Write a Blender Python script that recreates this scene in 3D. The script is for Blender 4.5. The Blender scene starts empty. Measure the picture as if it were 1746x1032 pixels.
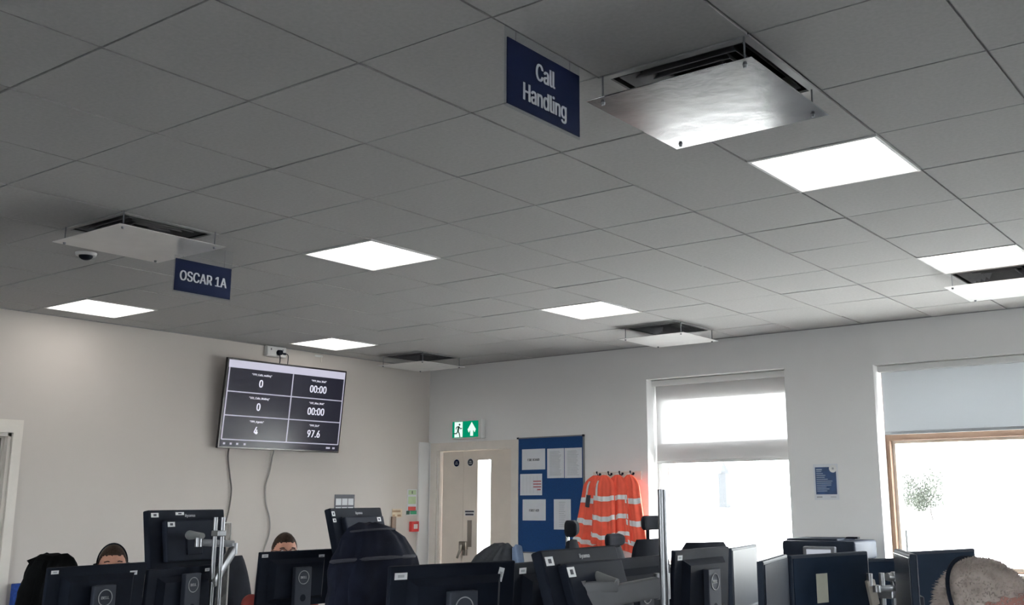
import bpy, bmesh, math, random
from mathutils import Vector, Matrix
R = math.radians
random.seed(7)
SC = bpy.context.scene
COL = SC.collection
# ------------------------------------------------------------------ camera
CAM = Vector((3.785, -1.775, 1.5))
YAW, PIT, ROL = -0.6216, 0.2096, -0.0059
f_ = Vector((math.sin(YAW)*math.cos(PIT), math.cos(YAW)*math.cos(PIT), math.sin(PIT)))
r0 = Vector((math.cos(YAW), -math.sin(YAW), 0)); u0 = r0.cross(f_)
r_ = r0*math.cos(ROL) + u0*math.sin(ROL); u_ = u0*math.cos(ROL) - r0*math.sin(ROL)
cd = bpy.data.cameras.new('camera'); cam = bpy.data.objects.new('camera', cd); COL.objects.link(cam)
cam.matrix_world = Matrix(((r_.x, u_.x, -f_.x, CAM.x), (r_.y, u_.y, -f_.y, CAM.y), (r_.z, u_.z, -f_.z, CAM.z), (0, 0, 0, 1)))
cd.sensor_width = 36; cd.lens = 1797.22/1746*36
cd.shift_x = -92.65/1746; cd.shift_y = -42.5/1746
cd.clip_end = 2000; cd.clip_start = 0.05
SC.camera = cam
# ------------------------------------------------------------------ world, exposure
SKY = 25.0          # overcast sky
LED = 4.8          # ceiling panels
w = bpy.data.worlds.new('sky'); SC.world = w; w.use_nodes = True
nt = w.node_tree; bg = nt.nodes['Background']
tc = nt.nodes.new('ShaderNodeTexCoord'); nz = nt.nodes.new('ShaderNodeTexNoise'); nz.inputs['Scale'].default_value = 2.5
rp = nt.nodes.new('ShaderNodeValToRGB'); rp.color_ramp.elements[0].color = (.90, .95, 1, 1); rp.color_ramp.elements[1].color = (.98, .99, 1, 1)
nt.links.new(tc.outputs['Generated'], nz.inputs['Vector']); nt.links.new(nz.outputs['Fac'], rp.inputs['Fac']); nt.links.new(rp.outputs['Color'], bg.inputs['Color'])
bg.inputs['Strength'].default_value = SKY
sl = bpy.data.lights.new('sun', 'SUN'); sl.energy = 62; sl.angle = R(6); sl.color = (1, .97, .92)
so = bpy.data.objects.new('sun', sl); COL.objects.link(so)      # high sun along the facade: it lights the ground outside, never the room directly
so.rotation_euler = Vector((1, 0, -1.25)).to_track_quat('-Z', 'Y').to_euler(); so.location = (-20, 10, 25)
vs = SC.view_settings
vs.view_transform = 'Standard'; vs.look = 'None'; vs.exposure = 0.0; vs.gamma = 1.0; vs.use_curve_mapping = False
SC.cycles.use_denoising = True
SC.cycles.max_bounces = 10; SC.cycles.diffuse_bounces = 6; SC.cycles.glossy_bounces = 4; SC.cycles.transparent_max_bounces = 12
SC.cycles.sample_clamp_indirect = 8.0
# ------------------------------------------------------------------ materials
MATS = {}
def mat(name, col, rough=.6, metal=0., var=.06, vscale=12., bump=0., bscale=120., spec=.5, coat=0.):
    if name in MATS: return MATS[name]
    m = bpy.data.materials.new(name); m.use_nodes = True; t = m.node_tree; p = t.nodes['Principled BSDF']
    p.inputs['Roughness'].default_value = rough; p.inputs['Metallic'].default_value = metal
    p.inputs['Specular IOR Level'].default_value = spec; p.inputs['Coat Weight'].default_value = coat
    c = t.nodes.new('ShaderNodeTexCoord'); n = t.nodes.new('ShaderNodeTexNoise'); n.inputs['Scale'].default_value = vscale; n.inputs['Detail'].default_value = 3
    t.links.new(c.outputs['Object'], n.inputs['Vector'])
    r = t.nodes.new('ShaderNodeValToRGB'); e = r.color_ramp.elements
    e[0].position = .3; e[1].position = .7
    e[0].color = tuple(max(0, x*(1-var)) for x in col) + (1,); e[1].color = tuple(min(1, x*(1+var)) for x in col) + (1,)
    t.links.new(n.outputs['Fac'], r.inputs['Fac']); t.links.new(r.outputs['Color'], p.inputs['Base Color'])
    if bump:
        n2 = t.nodes.new('ShaderNodeTexNoise'); n2.inputs['Scale'].default_value = bscale; n2.inputs['Detail'].default_value = 4
        t.links.new(c.outputs['Object'], n2.inputs['Vector'])
        b = t.nodes.new('ShaderNodeBump'); b.inputs['Strength'].default_value = bump; b.inputs['Distance'].default_value = .003
        t.links.new(n2.outputs['Fac'], b.inputs['Height']); t.links.new(b.outputs['Normal'], p.inputs['Normal'])
    MATS[name] = m; return m
def emit(name, col, s):
    if name in MATS: return MATS[name]
    m = bpy.data.materials.new(name); m.use_nodes = True; t = m.node_tree; t.nodes.remove(t.nodes['Principled BSDF'])
    e = t.nodes.new('ShaderNodeEmission'); e.inputs['Color'].default_value = (*col, 1); e.inputs['Strength'].default_value = s
    t.links.new(e.outputs[0], t.nodes['Material Output'].inputs['Surface']); MATS[name] = m; return m
def clear(name, tint=(1, 1, 1), gloss=.06, rough=.02, haze=0.):
    if name in MATS: return MATS[name]
    m = bpy.data.materials.new(name); m.use_nodes = True; t = m.node_tree; t.nodes.remove(t.nodes['Principled BSDF'])
    a = t.nodes.new('ShaderNodeBsdfTransparent'); a.inputs[0].default_value = (*tint, 1)
    g = t.nodes.new('ShaderNodeBsdfGlossy'); g.inputs['Roughness'].default_value = rough
    x = t.nodes.new('ShaderNodeMixShader'); x.inputs[0].default_value = gloss
    t.links.new(a.outputs[0], x.inputs[1]); t.links.new(g.outputs[0], x.inputs[2]); o = x
    if haze:
        d = t.nodes.new('ShaderNodeBsdfDiffuse'); d.inputs[0].default_value = (.8, .8, .8, 1)
        y = t.nodes.new('ShaderNodeMixShader'); y.inputs[0].default_value = haze
        t.links.new(x.outputs[0], y.inputs[1]); t.links.new(d.outputs[0], y.inputs[2]); o = y
    t.links.new(o.outputs[0], t.nodes['Material Output'].inputs['Surface']); MATS[name] = m; return m
def fabric_trans(name, col, tr, op):
    m = bpy.data.materials.new(name); m.use_nodes = True; t = m.node_tree; t.nodes.remove(t.nodes['Principled BSDF'])
    c = t.nodes.new('ShaderNodeTexCoord'); n = t.nodes.new('ShaderNodeTexNoise'); n.inputs['Scale'].default_value = 300
    t.links.new(c.outputs['Object'], n.inputs['Vector'])
    r = t.nodes.new('ShaderNodeValToRGB'); r.color_ramp.elements[0].color = tuple(x*.94 for x in col)+(1,); r.color_ramp.elements[1].color = (*col, 1)
    t.links.new(n.outputs['Fac'], r.inputs['Fac'])
    d = t.nodes.new('ShaderNodeBsdfDiffuse'); l = t.nodes.new('ShaderNodeBsdfTranslucent')
    t.links.new(r.outputs[0], d.inputs[0]); t.links.new(r.outputs[0], l.inputs[0])
    x = t.nodes.new('ShaderNodeMixShader'); x.inputs[0].default_value = tr
    t.links.new(d.outputs[0], x.inputs[1]); t.links.new(l.outputs[0], x.inputs[2])
    o = t.nodes.new('ShaderNodeBsdfTransparent'); y = t.nodes.new('ShaderNodeMixShader'); y.inputs[0].default_value = op
    t.links.new(x.outputs[0], y.inputs[1]); t.links.new(o.outputs[0], y.inputs[2])
    t.links.new(y.outputs[0], t.nodes['Material Output'].inputs['Surface']); return m
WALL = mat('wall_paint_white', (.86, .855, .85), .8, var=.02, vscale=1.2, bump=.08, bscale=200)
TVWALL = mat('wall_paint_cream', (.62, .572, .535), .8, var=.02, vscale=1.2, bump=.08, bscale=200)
TILE = mat('ceiling_tile', (.44, .435, .43), .9, var=.05, vscale=60, bump=.15, bscale=400)
GRID = mat('ceiling_grid_steel', (.30, .30, .30), .6, var=.03)
CARPET = mat('carpet_dark_grey', (.072, .074, .08), .95, var=.3, vscale=90, bump=.4)
WHITE = mat('white_plastic', (.78, .78, .77), .45, var=.02)
OFFW = mat('white_gloss_paint', (.76, .71, .655), .35, var=.03)
DOORP = mat('door_laminate_cream', (.74, .665, .59), .45, var=.04, vscale=5)
BLACK = mat('black_plastic', (.0085, .0115, .0195), .6, var=.15, bump=.1, bscale=600, spec=.06)
DARK = mat('charcoal_plastic', (.015, .019, .030), .65, var=.1, spec=.07)
NAVYB = mat('blue_black_plastic', (.012, .020, .036), .55, var=.1, spec=.2)
GREYP = mat('grey_plastic', (.16, .17, .19), .45, var=.05)
STANDM = mat('stand_grey', (.040, .046, .062), .55, var=.06, spec=.1)
SILVER = mat('brushed_silver', (.27, .275, .29), .36, 1., var=.06)
CHROME = mat('chrome', (.72, .72, .73), .16, 1., var=.03)
DGREYM = mat('grey_arm_metal', (.22, .23, .25), .4, .6, var=.06)
BLUE = mat('notice_board_felt', (.007, .052, .185), .95, var=.12, vscale=80, bump=.2)
SIGNB = mat('sign_blue', (.0055, .011, .040), .65, var=.04, spec=.08)
PAPER = mat('paper_white', (.74, .76, .80), .7, var=.02)
INK = mat('ink_dark', (.06, .06, .08), .8, var=.1)
INKG = mat('ink_grey', (.40, .41, .44), .8, var=.05)
STICK = mat('sticker_white', (.72, .73, .75), .5, var=.03)
RED = mat('red_plastic', (.55, .03, .03), .4, var=.06)
ORANGE = mat('hi_vis_orange', (.92, .125, .07), .75, var=.12, vscale=9, bump=.2, bscale=60)
REFL = mat('reflective_tape', (.80, .82, .84), .4, var=.06, vscale=40)
CLOTHK = mat('black_cloth', (.004, .0045, .005), .95, spec=.1, var=.3, bump=.4, bscale=200)
CLOTHN = mat('navy_softshell', (.008, .010, .020), .9, spec=.15, var=.25, bump=.4, bscale=200)
CLOTHG = mat('charcoal_cloth', (.045, .05, .06), .9, var=.2, bump=.3)
CLOTHB = mat('pale_blue_cloth', (.16, .22, .34), .9, var=.2, bump=.3)
CHAIRF = mat('chair_fabric_black', (.013, .015, .021), .95, spec=.15, var=.2, bump=.4, bscale=300)
SKIN = mat('skin', (.50, .24, .165), .55, var=.10, vscale=25, bump=.1)
SKINR = mat('skin_ruddy', (.27, .125, .105), .6, var=.16, vscale=30, bump=.15)
REDT = mat('red_tshirt', (.16, .018, .014), .85, var=.12, bump=.2)
HAIRD = mat('hair_dark_brown', (.036, .021, .015), .7, spec=.2, var=.4, vscale=80, bump=.5, bscale=300)
HAIRW = mat('hair_grey_white', (.31, .262, .24), .7, var=.35, vscale=22, spec=.2)
TIMBER = mat('timber_frame', (.13, .080, .054), .6, var=.08, vscale=8, spec=.2)
DESKT = mat('desk_laminate', (.55, .54, .52), .4, var=.04)
GREEN = mat('sign_green', (.02, .30, .14), .5, var=.04)
BROWNP = mat('brown_print', (.34, .22, .13), .7, var=.1)
GLASS = clear('window_glass', (.97, .985, .98), .05)
PERSPEX = clear('perspex_grey', (.80, .80, .80), .06, .05, .12)
ACRY = clear('acrylic_clear', (.95, .96, .97), .03, .05, .05)
# ------------------------------------------------------------------ mesh builder
class MB:
    def __init__(s): s.bm = bmesh.new()
    def _x(s, vs, M):
        if M is not None: bmesh.ops.transform(s.bm, matrix=M, verts=vs)
    def box(s, c, d, bev=0., M=None, seg=2):
        r = bmesh.ops.create_cube(s.bm, size=1.); v = r['verts']
        bmesh.ops.scale(s.bm, vec=d, verts=v); bmesh.ops.translate(s.bm, vec=c, verts=v)
        if bev:
            ed = {e for q in v for e in q.link_edges}
            r = bmesh.ops.bevel(s.bm, geom=list(ed), offset=bev, segments=seg, affect='EDGES', profile=.5)
            v = list({q for f in r['faces'] for q in f.verts} | {q for q in v if q.is_valid})
        s._x(v, M); return s
    def frame(s, x0, x1, z0, z1, wd, y0, y1, sides='lrtb'):
        ym = (y0+y1)/2; yd = abs(y1-y0)
        if 'l' in sides: s.box((x0+wd/2, ym, (z0+z1)/2), (wd, yd, z1-z0))
        if 'r' in sides: s.box((x1-wd/2, ym, (z0+z1)/2), (wd, yd, z1-z0))
        if 't' in sides: s.box(((x0+x1)/2, ym, z1-wd/2), (x1-x0-2*wd, yd, wd))
        if 'b' in sides: s.box(((x0+x1)/2, ym, z0+wd/2), (x1-x0-2*wd, yd, wd))
        return s
    def tube(s, pts, rad, n=12, cap=True):
        pts = [Vector(p) for p in pts]
        if not hasattr(rad, '__len__'): rad = [rad]*len(pts)
        rings = []; up = None
        for i, p in enumerate(pts):
            d = (pts[min(i+1, len(pts)-1)] - pts[max(i-1, 0)]).normalized()
            if up is None: up = d.orthogonal().normalized()
            a = (up - d*up.dot(d))
            a = a.normalized() if a.length > 1e-6 else d.orthogonal().normalized()
            up = a; b = d.cross(a)
            rings.append([s.bm.verts.new(p + (a*math.cos(t) + b*math.sin(t))*rad[i]) for t in [2*math.pi*k/n for k in range(n)]])
        for A, B in zip(rings, rings[1:]):
            for k in range(n): s.bm.faces.new((A[k], A[(k+1) % n], B[(k+1) % n], B[k]))
        if cap: s.bm.faces.new(list(reversed(rings[0]))); s.bm.faces.new(rings[-1])
        return s
    def cyl(s, a, b, r, r2=None, n=24): return s.tube([a, b], [r, r if r2 is None else r2], n)
    def capsule(s, pts, rad, n=12):
        s.tube(pts, rad, n)
        for p, q in ((pts[0], rad[0]), (pts[-1], rad[-1])): s.ball(p, q, n=n)
        return s
    def ball(s, c, r, n=16, sc=(1, 1, 1), M=None):
        v = bmesh.ops.create_uvsphere(s.bm, u_segments=n, v_segments=max(6, n*2//3), radius=r)['verts']
        bmesh.ops.scale(s.bm, vec=sc, verts=v)
        if M is not None: bmesh.ops.transform(s.bm, matrix=M, verts=v)
        bmesh.ops.translate(s.bm, vec=c, verts=v); return s
    def loft(s, rings, close=True, cap=True):
        rs = [[s.bm.verts.new(p) for p in r] for r in rings]; n = len(rs[0])
        for A, B in zip(rs, rs[1:]):
            for k in range(n if close else n-1): s.bm.faces.new((A[k], A[(k+1) % n], B[(k+1) % n], B[k]))
        if cap and close: s.bm.faces.new(list(reversed(rs[0]))); s.bm.faces.new(rs[-1])
        return s
    def prism(s, poly, z0, z1, M=None):
        a = [s.bm.verts.new((x, y, z0)) for x, y in poly]; b = [s.bm.verts.new((x, y, z1)) for x, y in poly]; n = len(poly)
        s.bm.faces.new(list(reversed(a))); s.bm.faces.new(b)
        for k in range(n): s.bm.faces.new((a[k], a[(k+1) % n], b[(k+1) % n], b[k]))
        s._x(a+b, M); return s
    def sheet(s, fn, nu, nv, u0=0, u1=1, v0=0, v1=1):
        g = [[s.bm.verts.new(fn(u0+(u1-u0)*i/nu, v0+(v1-v0)*j/nv)) for i in range(nu+1)] for j in range(nv+1)]
        for j in range(nv):
            for i in range(nu): s.bm.faces.new((g[j][i], g[j][i+1], g[j+1][i+1], g[j+1][i]))
        return s
    def build(s, name, m, parent=None, smooth=False, loc=None, rz=None, M=None):
        if M is not None: s.bm.transform(M)
        bmesh.ops.recalc_face_normals(s.bm, faces=s.bm.faces[:])
        me = bpy.data.meshes.new(name); s.bm.to_mesh(me); s.bm.free(); me.materials.append(m)
        if smooth:
            me.polygons.foreach_set('use_smooth', [True]*len(me.polygons)); me.set_sharp_from_angle(angle=R(40))
        o = bpy.data.objects.new(name, me); COL.objects.link(o)
        if parent: o.parent = parent
        if loc is not None: o.location = loc
        if rz is not None: o.rotation_euler.z = rz
        return o
def tag(o, label=None, cat=None, group=None, kind=None):
    if label: o['label'] = label
    if cat: o['category'] = cat
    if group: o['group'] = group
    if kind: o['kind'] = kind
    return o
def struct(o): o['kind'] = 'structure'; return o
def empty(name, loc=(0, 0, 0), rz=0., label=None, cat=None, group=None):
    o = bpy.data.objects.new(name, None); COL.objects.link(o); o.location = loc; o.rotation_euler.z = rz; o.empty_display_size = .05
    return tag(o, label, cat, group)
def dup(o, parent=None, loc=None, rz=None, label=None):
    c = o.copy(); COL.objects.link(c)
    if parent: c.parent = parent
    if loc is not None: c.location = loc
    if rz is not None: c.rotation_euler.z = rz
    if label: c['label'] = label
    for k in [x for x in SRC if x.parent == o]: dup(k, c)
    return c
def refresh():
    global SRC
    SRC = list(COL.objects)
FONT = None
try: FONT = bpy.data.fonts.load(bpy.utils.system_resource('DATAFILES', path='fonts') + '/Inter.woff2')
except Exception: FONT = None
def text(name, s, size, m, parent, M, sx=1., bold=0., ext=.0006, align='CENTER', space=1.):
    cu = bpy.data.curves.new('tmp', 'FONT'); cu.body = s; cu.font = FONT or cu.font; cu.size = size; cu.align_x = align; cu.align_y = 'CENTER'
    cu.extrude = ext; cu.resolution_u = 3; cu.space_line = space
    t = bpy.data.objects.new('tmp', cu); COL.objects.link(t)
    me = bpy.data.meshes.new_from_object(t.evaluated_get(bpy.context.evaluated_depsgraph_get()))
    bpy.data.objects.remove(t); bpy.data.curves.remove(cu)
    me.transform(Matrix.Diagonal((sx, 1, 1, 1)))
    if bold:
        bb = bmesh.new()
        for k, dx in enumerate((-bold, -bold*.33, bold*.33, bold)):
            c = me.copy(); c.transform(Matrix.Translation((dx, 0, k*.00003))); bb.from_mesh(c); bpy.data.meshes.remove(c)
        bb.to_mesh(me); bb.free()
    me.transform(M); me.materials.clear(); me.materials.append(m); me.name = name
    o = bpy.data.objects.new(name, me); COL.objects.link(o)
    if parent: o.parent = parent
    return o
def face(o, ex, ey):   # matrix whose x,y axes are ex, ey (for signs)
    ex = Vector(ex).normalized(); ey = Vector(ey).normalized(); ez = ex.cross(ey); o = Vector(o)
    return Matrix(((ex.x, ey.x, ez.x, o.x), (ex.y, ey.y, ez.y, o.y), (ex.z, ey.z, ez.z, o.z), (0, 0, 0, 1)))
def ell(cx, cy, z, a, b, n=24, p=2.):
    out = []
    for k in range(n):
        t = 2*math.pi*k/n; c, s_ = math.cos(t), math.sin(t)
        out.append((cx+a*math.copysign(abs(c)**(2/p), c), cy+b*math.copysign(abs(s_)**(2/p), s_), z))
    return out
# ------------------------------------------------------------------ room shell
X0, X1, Y0, Y1, H = -4.48, 8.4, -4.6, 7.08, 3.0
struct(MB().box(((X0+X1)/2, (Y0+Y1)/2, -.05), (X1-X0+1, Y1-Y0+1.1, .1)).build('floor', CARPET))
WD = .45   # window wall thickness
W1 = (-1.60, -.145, .90, 2.67); W2 = (.672, 3.60, .90, 2.635); D1 = (-4.335, -3.262, 0, 2.09)
b = MB()
def seg(x0, x1, z0, z1): b.box(((x0+x1)/2, Y1+WD/2, (z0+z1)/2), (x1-x0, WD, z1-z0))
ZT = 3.3
seg(X0-.3, D1[0], 0, ZT); seg(D1[0], D1[1], D1[3], ZT); seg(D1[1], W1[0], 0, ZT)
seg(W1[0], W1[1], 0, W1[2]); seg(W1[0], W1[1], W1[3], ZT); seg(W1[1], W2[0], 0, ZT)
seg(W2[0], W2[1], 0, W2[2]); seg(W2[0], W2[1], W2[3], ZT); seg(W2[1], X1+.3, 0, ZT)
struct(b.build('wall_back', WALL))
D2 = (1.46, 2.40, 2.045)
b = MB()
def segx(y0, y1, z0, z1): b.box((X0-.15, (y0+y1)/2, (z0+z1)/2), (.3, y1-y0, z1-z0))
segx(Y0, D2[0], 0, ZT); segx(D2[0], D2[1], D2[2], ZT); segx(D2[1], Y1, 0, ZT)
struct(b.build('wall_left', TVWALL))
ADDED_RW = (4.7, 6.2)                                  # unseen window added in the right wall to brighten the far corner
b = MB()
for a, c in ((Y0, ADDED_RW[0]), (ADDED_RW[1], Y1)): b.box((X1+.1, (a+c)/2, ZT/2), (.2, c-a, ZT))
b.box((X1+.1, sum(ADDED_RW)/2, .45), (.2, ADDED_RW[1]-ADDED_RW[0], .9)); b.box((X1+.1, sum(ADDED_RW)/2, (2.6+ZT)/2), (.2, ADDED_RW[1]-ADDED_RW[0], ZT-2.6))
struct(b.build('wall_right', WALL))
wn = struct(empty('window_5', (0, 0, 0)))
MB().frame(ADDED_RW[0], ADDED_RW[1], .9, 2.6, .05, -.04, .04).build('frame', WHITE, wn, M=Matrix.Translation((X1+.12, 0, 0)) @ Matrix.Rotation(R(90), 4, 'Z'))
MB().box((X1+.12, sum(ADDED_RW)/2, 1.75), (.006, ADDED_RW[1]-ADDED_RW[0]-.09, 1.6)).build('pane', GLASS, wn)
ADDED_FW = [(-2.5, -.5), (4.4, 5.8), (6.4, 7.6)]       # unseen windows added behind the camera to brighten the back wall
b = MB(); xs = [X0-.3]+[q for a in ADDED_FW for q in a]+[X1+.3]
for k in range(0, len(xs), 2): b.box(((xs[k]+xs[k+1])/2, Y0-.1, ZT/2), (xs[k+1]-xs[k], .2, ZT))
for a, c in ADDED_FW: b.box(((a+c)/2, Y0-.1, .45), (c-a, .2, .9)); b.box(((a+c)/2, Y0-.1, (2.6+ZT)/2), (c-a, .2, ZT-2.6))
struct(b.build('wall_front', WALL))
for k, (a, c) in enumerate(ADDED_FW):
    wn = struct(empty('window_%d' % (k+3), (0, 0, 0)))  # added windows, there only for the daylight they let in
    MB().frame(a, c, .9, 2.6, .05, Y0-.16, Y0-.08).build('frame', WHITE, wn); MB().box(((a+c)/2, Y0-.12, 1.75), (c-a-.09, .006, 1.6)).build('pane', GLASS, wn)
struct(MB().box((X0+.012, Y1-.085, 1.08), (.024, .16, 2.16), .004).build('trim_1', WALL))
struct(MB().box((X0+.006, (D2[1]+.07+Y1-.17)/2, .05), (.012, Y1-.17-D2[1]-.07, .1)).build('baseboard_left', OFFW))
struct(MB().box(((-3.18+X1)/2, Y1-.006, .05), (X1+3.18, .012, .1)).build('baseboard_back', OFFW))
# ceiling: tiles hung in a steel grid
LIGHTS = [(-7, 4), (-7, 8), (-2, 4), (-2, 8), (3, 4), (3, 8), (8, 4), (8, 8)]
DIFFS = [(3, 2), (-3, 2), (3, 9), (-2, 10), (-7, 10)]
SKIP = set(LIGHTS) | set(DIFFS)
b = MB(); bm = b.bm
rt = random.Random(3)
for i in range(-8, 14):
    for j in range(-9, 12):
        if (i, j) in SKIP: continue
        x0, x1 = max(i*.6, X0), min(i*.6+.6, X1); y0, y1 = max(j*.6, Y0), min(j*.6+.6, Y1)
        if x1-x0 < .03 or y1-y0 < .03: continue
        gx, gy = .0055, .0042
        dz = [rt.uniform(-.0022, .0012)]*4
        if rt.random() < .3: dz = [d+rt.uniform(-.003, .001) for d in dz]
        if j == -1: dz = [dz[0]+.002]*4
        c = [(x0+gx, y0+gy), (x1-gx, y0+gy), (x1-gx, y1-gy), (x0+gx, y1-gy)]
        lo = [bm.verts.new((x, y, H+d)) for (x, y), d in zip(c, dz)]
        hi = [bm.verts.new((x, y, H+.014)) for x, y in c]
        bm.faces.new(list(reversed(lo)))
        for k in range(4): bm.faces.new((lo[k], lo[(k+1) % 4], hi[(k+1) % 4], hi[k]))
struct(b.build('ceiling', TILE))
b = MB()
for i in range(-7, 15): b.box((i*.6, (Y0+Y1)/2, H+.011), (.024, Y1-Y0, .003))
for j in range(-9, 12): b.box(((X0+X1)/2, j*.6, H+.0125), (X1-X0, .024, .003))
b.box(((X0+X1)/2, (Y0+Y1)/2, ZT-.02), (X1-X0+.3, Y1-Y0+.3, .04))
struct(b.build('trim_2', GRID))
# dark shadow-line angle where ceiling meets walls
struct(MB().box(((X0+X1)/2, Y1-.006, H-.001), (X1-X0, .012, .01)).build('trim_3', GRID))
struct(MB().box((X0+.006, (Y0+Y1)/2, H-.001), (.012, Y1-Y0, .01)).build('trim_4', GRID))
# ------------------------------------------------------------------ ceiling lights
LEDM = emit('led_panel_light', (1, .955, .90), LED)
LLAB = {(-7, 4): 'square lit ceiling panel above the left wall, left of the OSCAR 1A sign',
        (-7, 8): 'square lit ceiling panel just above the wall mounted screen',
        (-2, 4): 'square lit ceiling panel right of the OSCAR 1A sign, mid ceiling',
        (-2, 8): 'square lit ceiling panel in front of the vent nearest the exit door and window',
        (3, 4): 'large square lit ceiling panel behind the shiny vent baffle',
        (3, 8): 'square lit ceiling panel at right edge touching a dark vent'}
first = None
for (i, j) in LIGHTS:
    loc = (i*.6+.3, j*.6+.3, H)
    lab = LLAB.get((i, j), 'square lit ceiling panel outside the photo in the same ceiling grid')
    if first is None:
        first = empty('ceiling_light', loc, 0, lab, 'ceiling light', 'led ceiling panels')
        fr = MB()
        for sx in (-1, 1): fr.box((sx*.291, 0, .002), (.014, .596, .016)); fr.box((0, sx*.291, .002), (.568, .014, .016))
        fr.build('frame', WHITE, first)
        MB().box((0, 0, .004), (.566, .566, .006)).build('diffuser', LEDM, first)
        MB().box((0, 0, .05), (.59, .59, .07)).build('housing', GRID, first)
        refresh()
    else: dup(first, None, loc, None, lab)
# ------------------------------------------------------------------ air diffusers with hung baffles
BAF1 = mat('baffle_scuffed_metal', (.42, .42, .43), .17, .95, var=.18, vscale=6, bump=.2, bscale=16)
BAF2 = mat('baffle_white_satin', (.80, .79, .78), .35, .25, var=.04, vscale=6, bump=.08, bscale=20)
LOUV = mat('louvre_dark', (.035, .035, .038), .5, .3, var=.1)
LOUE = mat('louvre_grey', (.24, .24, .25), .4, .3, var=.1)
DLAB = {(3, 2): 'large ceiling air vent with shiny scuffed square baffle beside the Call Handling sign',
        (-3, 2): 'ceiling air vent with pale baffle plate beside the OSCAR 1A sign',
        (3, 9): 'ceiling air vent with baffle plate at the right edge above the wide window',
        (-2, 10): 'ceiling air vent with baffle hung above the narrow window and orange jackets',
        (-7, 10): 'ceiling air vent with baffle in the far corner between screen and exit door'}
def diffuser(i, j):
    t = empty('ceiling_vent', (i*.6+.3, j*.6+.3, H), 0, DLAB[(i, j)], 'air vent', 'ceiling air vents')
    f = MB()
    for s in (-1, 1): f.box((s*.283, 0, -.001), (.03, .596, .008)); f.box((0, s*.283, -.001), (.536, .03, .008))
    f.build('frame', mat('vent_frame_grey', (.42, .42, .42), .5), t)
    h = MB()
    for s in (-1, 1): h.box((s*.275, 0, .085), (.01, .56, .16)); h.box((0, s*.275, .085), (.54, .01, .16))
    h.box((0, 0, .17), (.56, .56, .01)); h.build('housing', LOUV, t)
    for k, s in enumerate((.245, .20, .155, .11)):
        l = MB()
        q = s-.03
        ro = [(-s, -s, .008), (s, -s, .008), (s, s, .008), (-s, s, .008)]; ri = [(-q, -q, .05), (q, -q, .05), (q, q, .05), (-q, q, .05)]
        ro2 = [(x*1.0, y*1.0, z-.004) for x, y, z in ro]; ri2 = [(x, y, z-.004) for x, y, z in ri]
        l.loft([ri, ro, ro2, ri2], cap=False); l.build('louvre', LOUE, t)
    dr = -.10 if (i, j) != (-3, 2) else -.088; hw = .325; off = (.0, -.02) if i == 3 else (.05, -.03)
    if j >= 9: off = (.02, .0)
    p = MB().box((off[0], off[1], dr), (2*hw, 2*hw, .004), .0015).build('baffle_panel', BAF1 if (i, j) == (3, 2) else BAF2, t)
    for sx in (-1, 1):
        for sy in (-1, 1):
            x, y = off[0]+sx*(hw-.045), off[1]+sy*(hw-.045)
            MB().cyl((x, y, dr), (x, y, -.002), .0035, n=8).build('hanger_rod', DGREYM, t)
            MB().cyl((x, y, dr-.001), (x, y, dr-.012), .009, .006, n=10).build('screw', DGREYM, p)
    return t
for d in DIFFS: diffuser(*d)
# smoke detectors
t = empty('smoke_detector', (-2.23, 1.60, H), 0, 'small white dome detector with dark centre, below the pale left vent', 'smoke detector')
MB().cyl((0, 0, 0), (0, 0, -.018), .062, .058).build('base', WHITE, t, True)
MB().ball((0, 0, -.016), .042, sc=(1, 1, .7)).build('dome', BLACK, t, True)
# ------------------------------------------------------------------ hanging signs (run along y, faces +x)
def hang_sign(label, x, y0, y1, z0, z1, lines, size, sx, sp=.95):
    t = empty('hanging_sign', (x, (y0+y1)/2, H), 0, label, 'sign'); w2 = (y1-y0)/2
    MB().box((0, 0, (z0-.008-H)/2-.001), (.004, 2*w2+.012, H-.002-z0+.008)).build('clear_sheet', ACRY, t)
    MB().box((.0045, 0, (z0+z1)/2-H), (.004, 2*w2, z1-z0), .0008).build('panel', SIGNB, t)
    text('lettering', lines, size, mat('sign_letter_white', (.72, .74, .78), .5), t, face((.0072, 0, (z0+z1)/2-H), (0, 1, 0), (0, 0, 1)), sx, .0024, space=sp)
    for s in (-1, 1):
        MB().cyl((0, s*(w2-.05), 0), (0, s*(w2-.05), z1-H-.012), .0018, n=6).build('hook', CHROME, t)
    return t
hang_sign('blue hanging sign reading Call Handling below the ceiling', 1.8, .672, 1.073, 2.735, 2.96, 'Call\nHandling', .116, .72, .78)
hang_sign('blue hanging sign reading OSCAR 1A in front of the pale left vent', -1.5, 1.728, 2.113, 2.702, 2.890, 'OSCAR 1A', .114, .80)
# ------------------------------------------------------------------ windows
def window(n, o, fm, side_w):
    t = struct(empty('window_%d' % n, ((o[0]+o[1])/2, Y1, o[2])))
    return t
x0, x1, z0, z1 = W1
win1 = struct(empty('window_1', (0, 0, 0)))
b = MB().frame(x0, x1, z0, z1, .045, 7.265, 7.335); b.box(((x0+x1)/2, 7.30, 2.55), (x1-x0-.09, .07, .15+.0)); b.box(((x0+x1)/2, 7.30, 1.955), (x1-x0-.09, .07, .19)); b.build('frame', WHITE, win1)
MB().box(((x0+x1)/2, 7.30, (1.05+.95)/2+.42), (x1-x0-.08, .006, 1.02)).build('pane', GLASS, win1)
MB().box(((x0+x1)/2, 7.30, 2.26), (x1-x0-.08, .006, .44)).build('pane', GLASS, win1)
MB().box(((x0+x1)/2, 7.18, z0+.012), (x1-x0-.002, .19, .024), .004).build('sill', OFFW, win1)
MB().box((x0+.12, 7.262, 1.55), (.012, .012, .62)).build('trim_rod', WHITE, win1)
x0, x1, z0, z1 = W2
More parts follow.
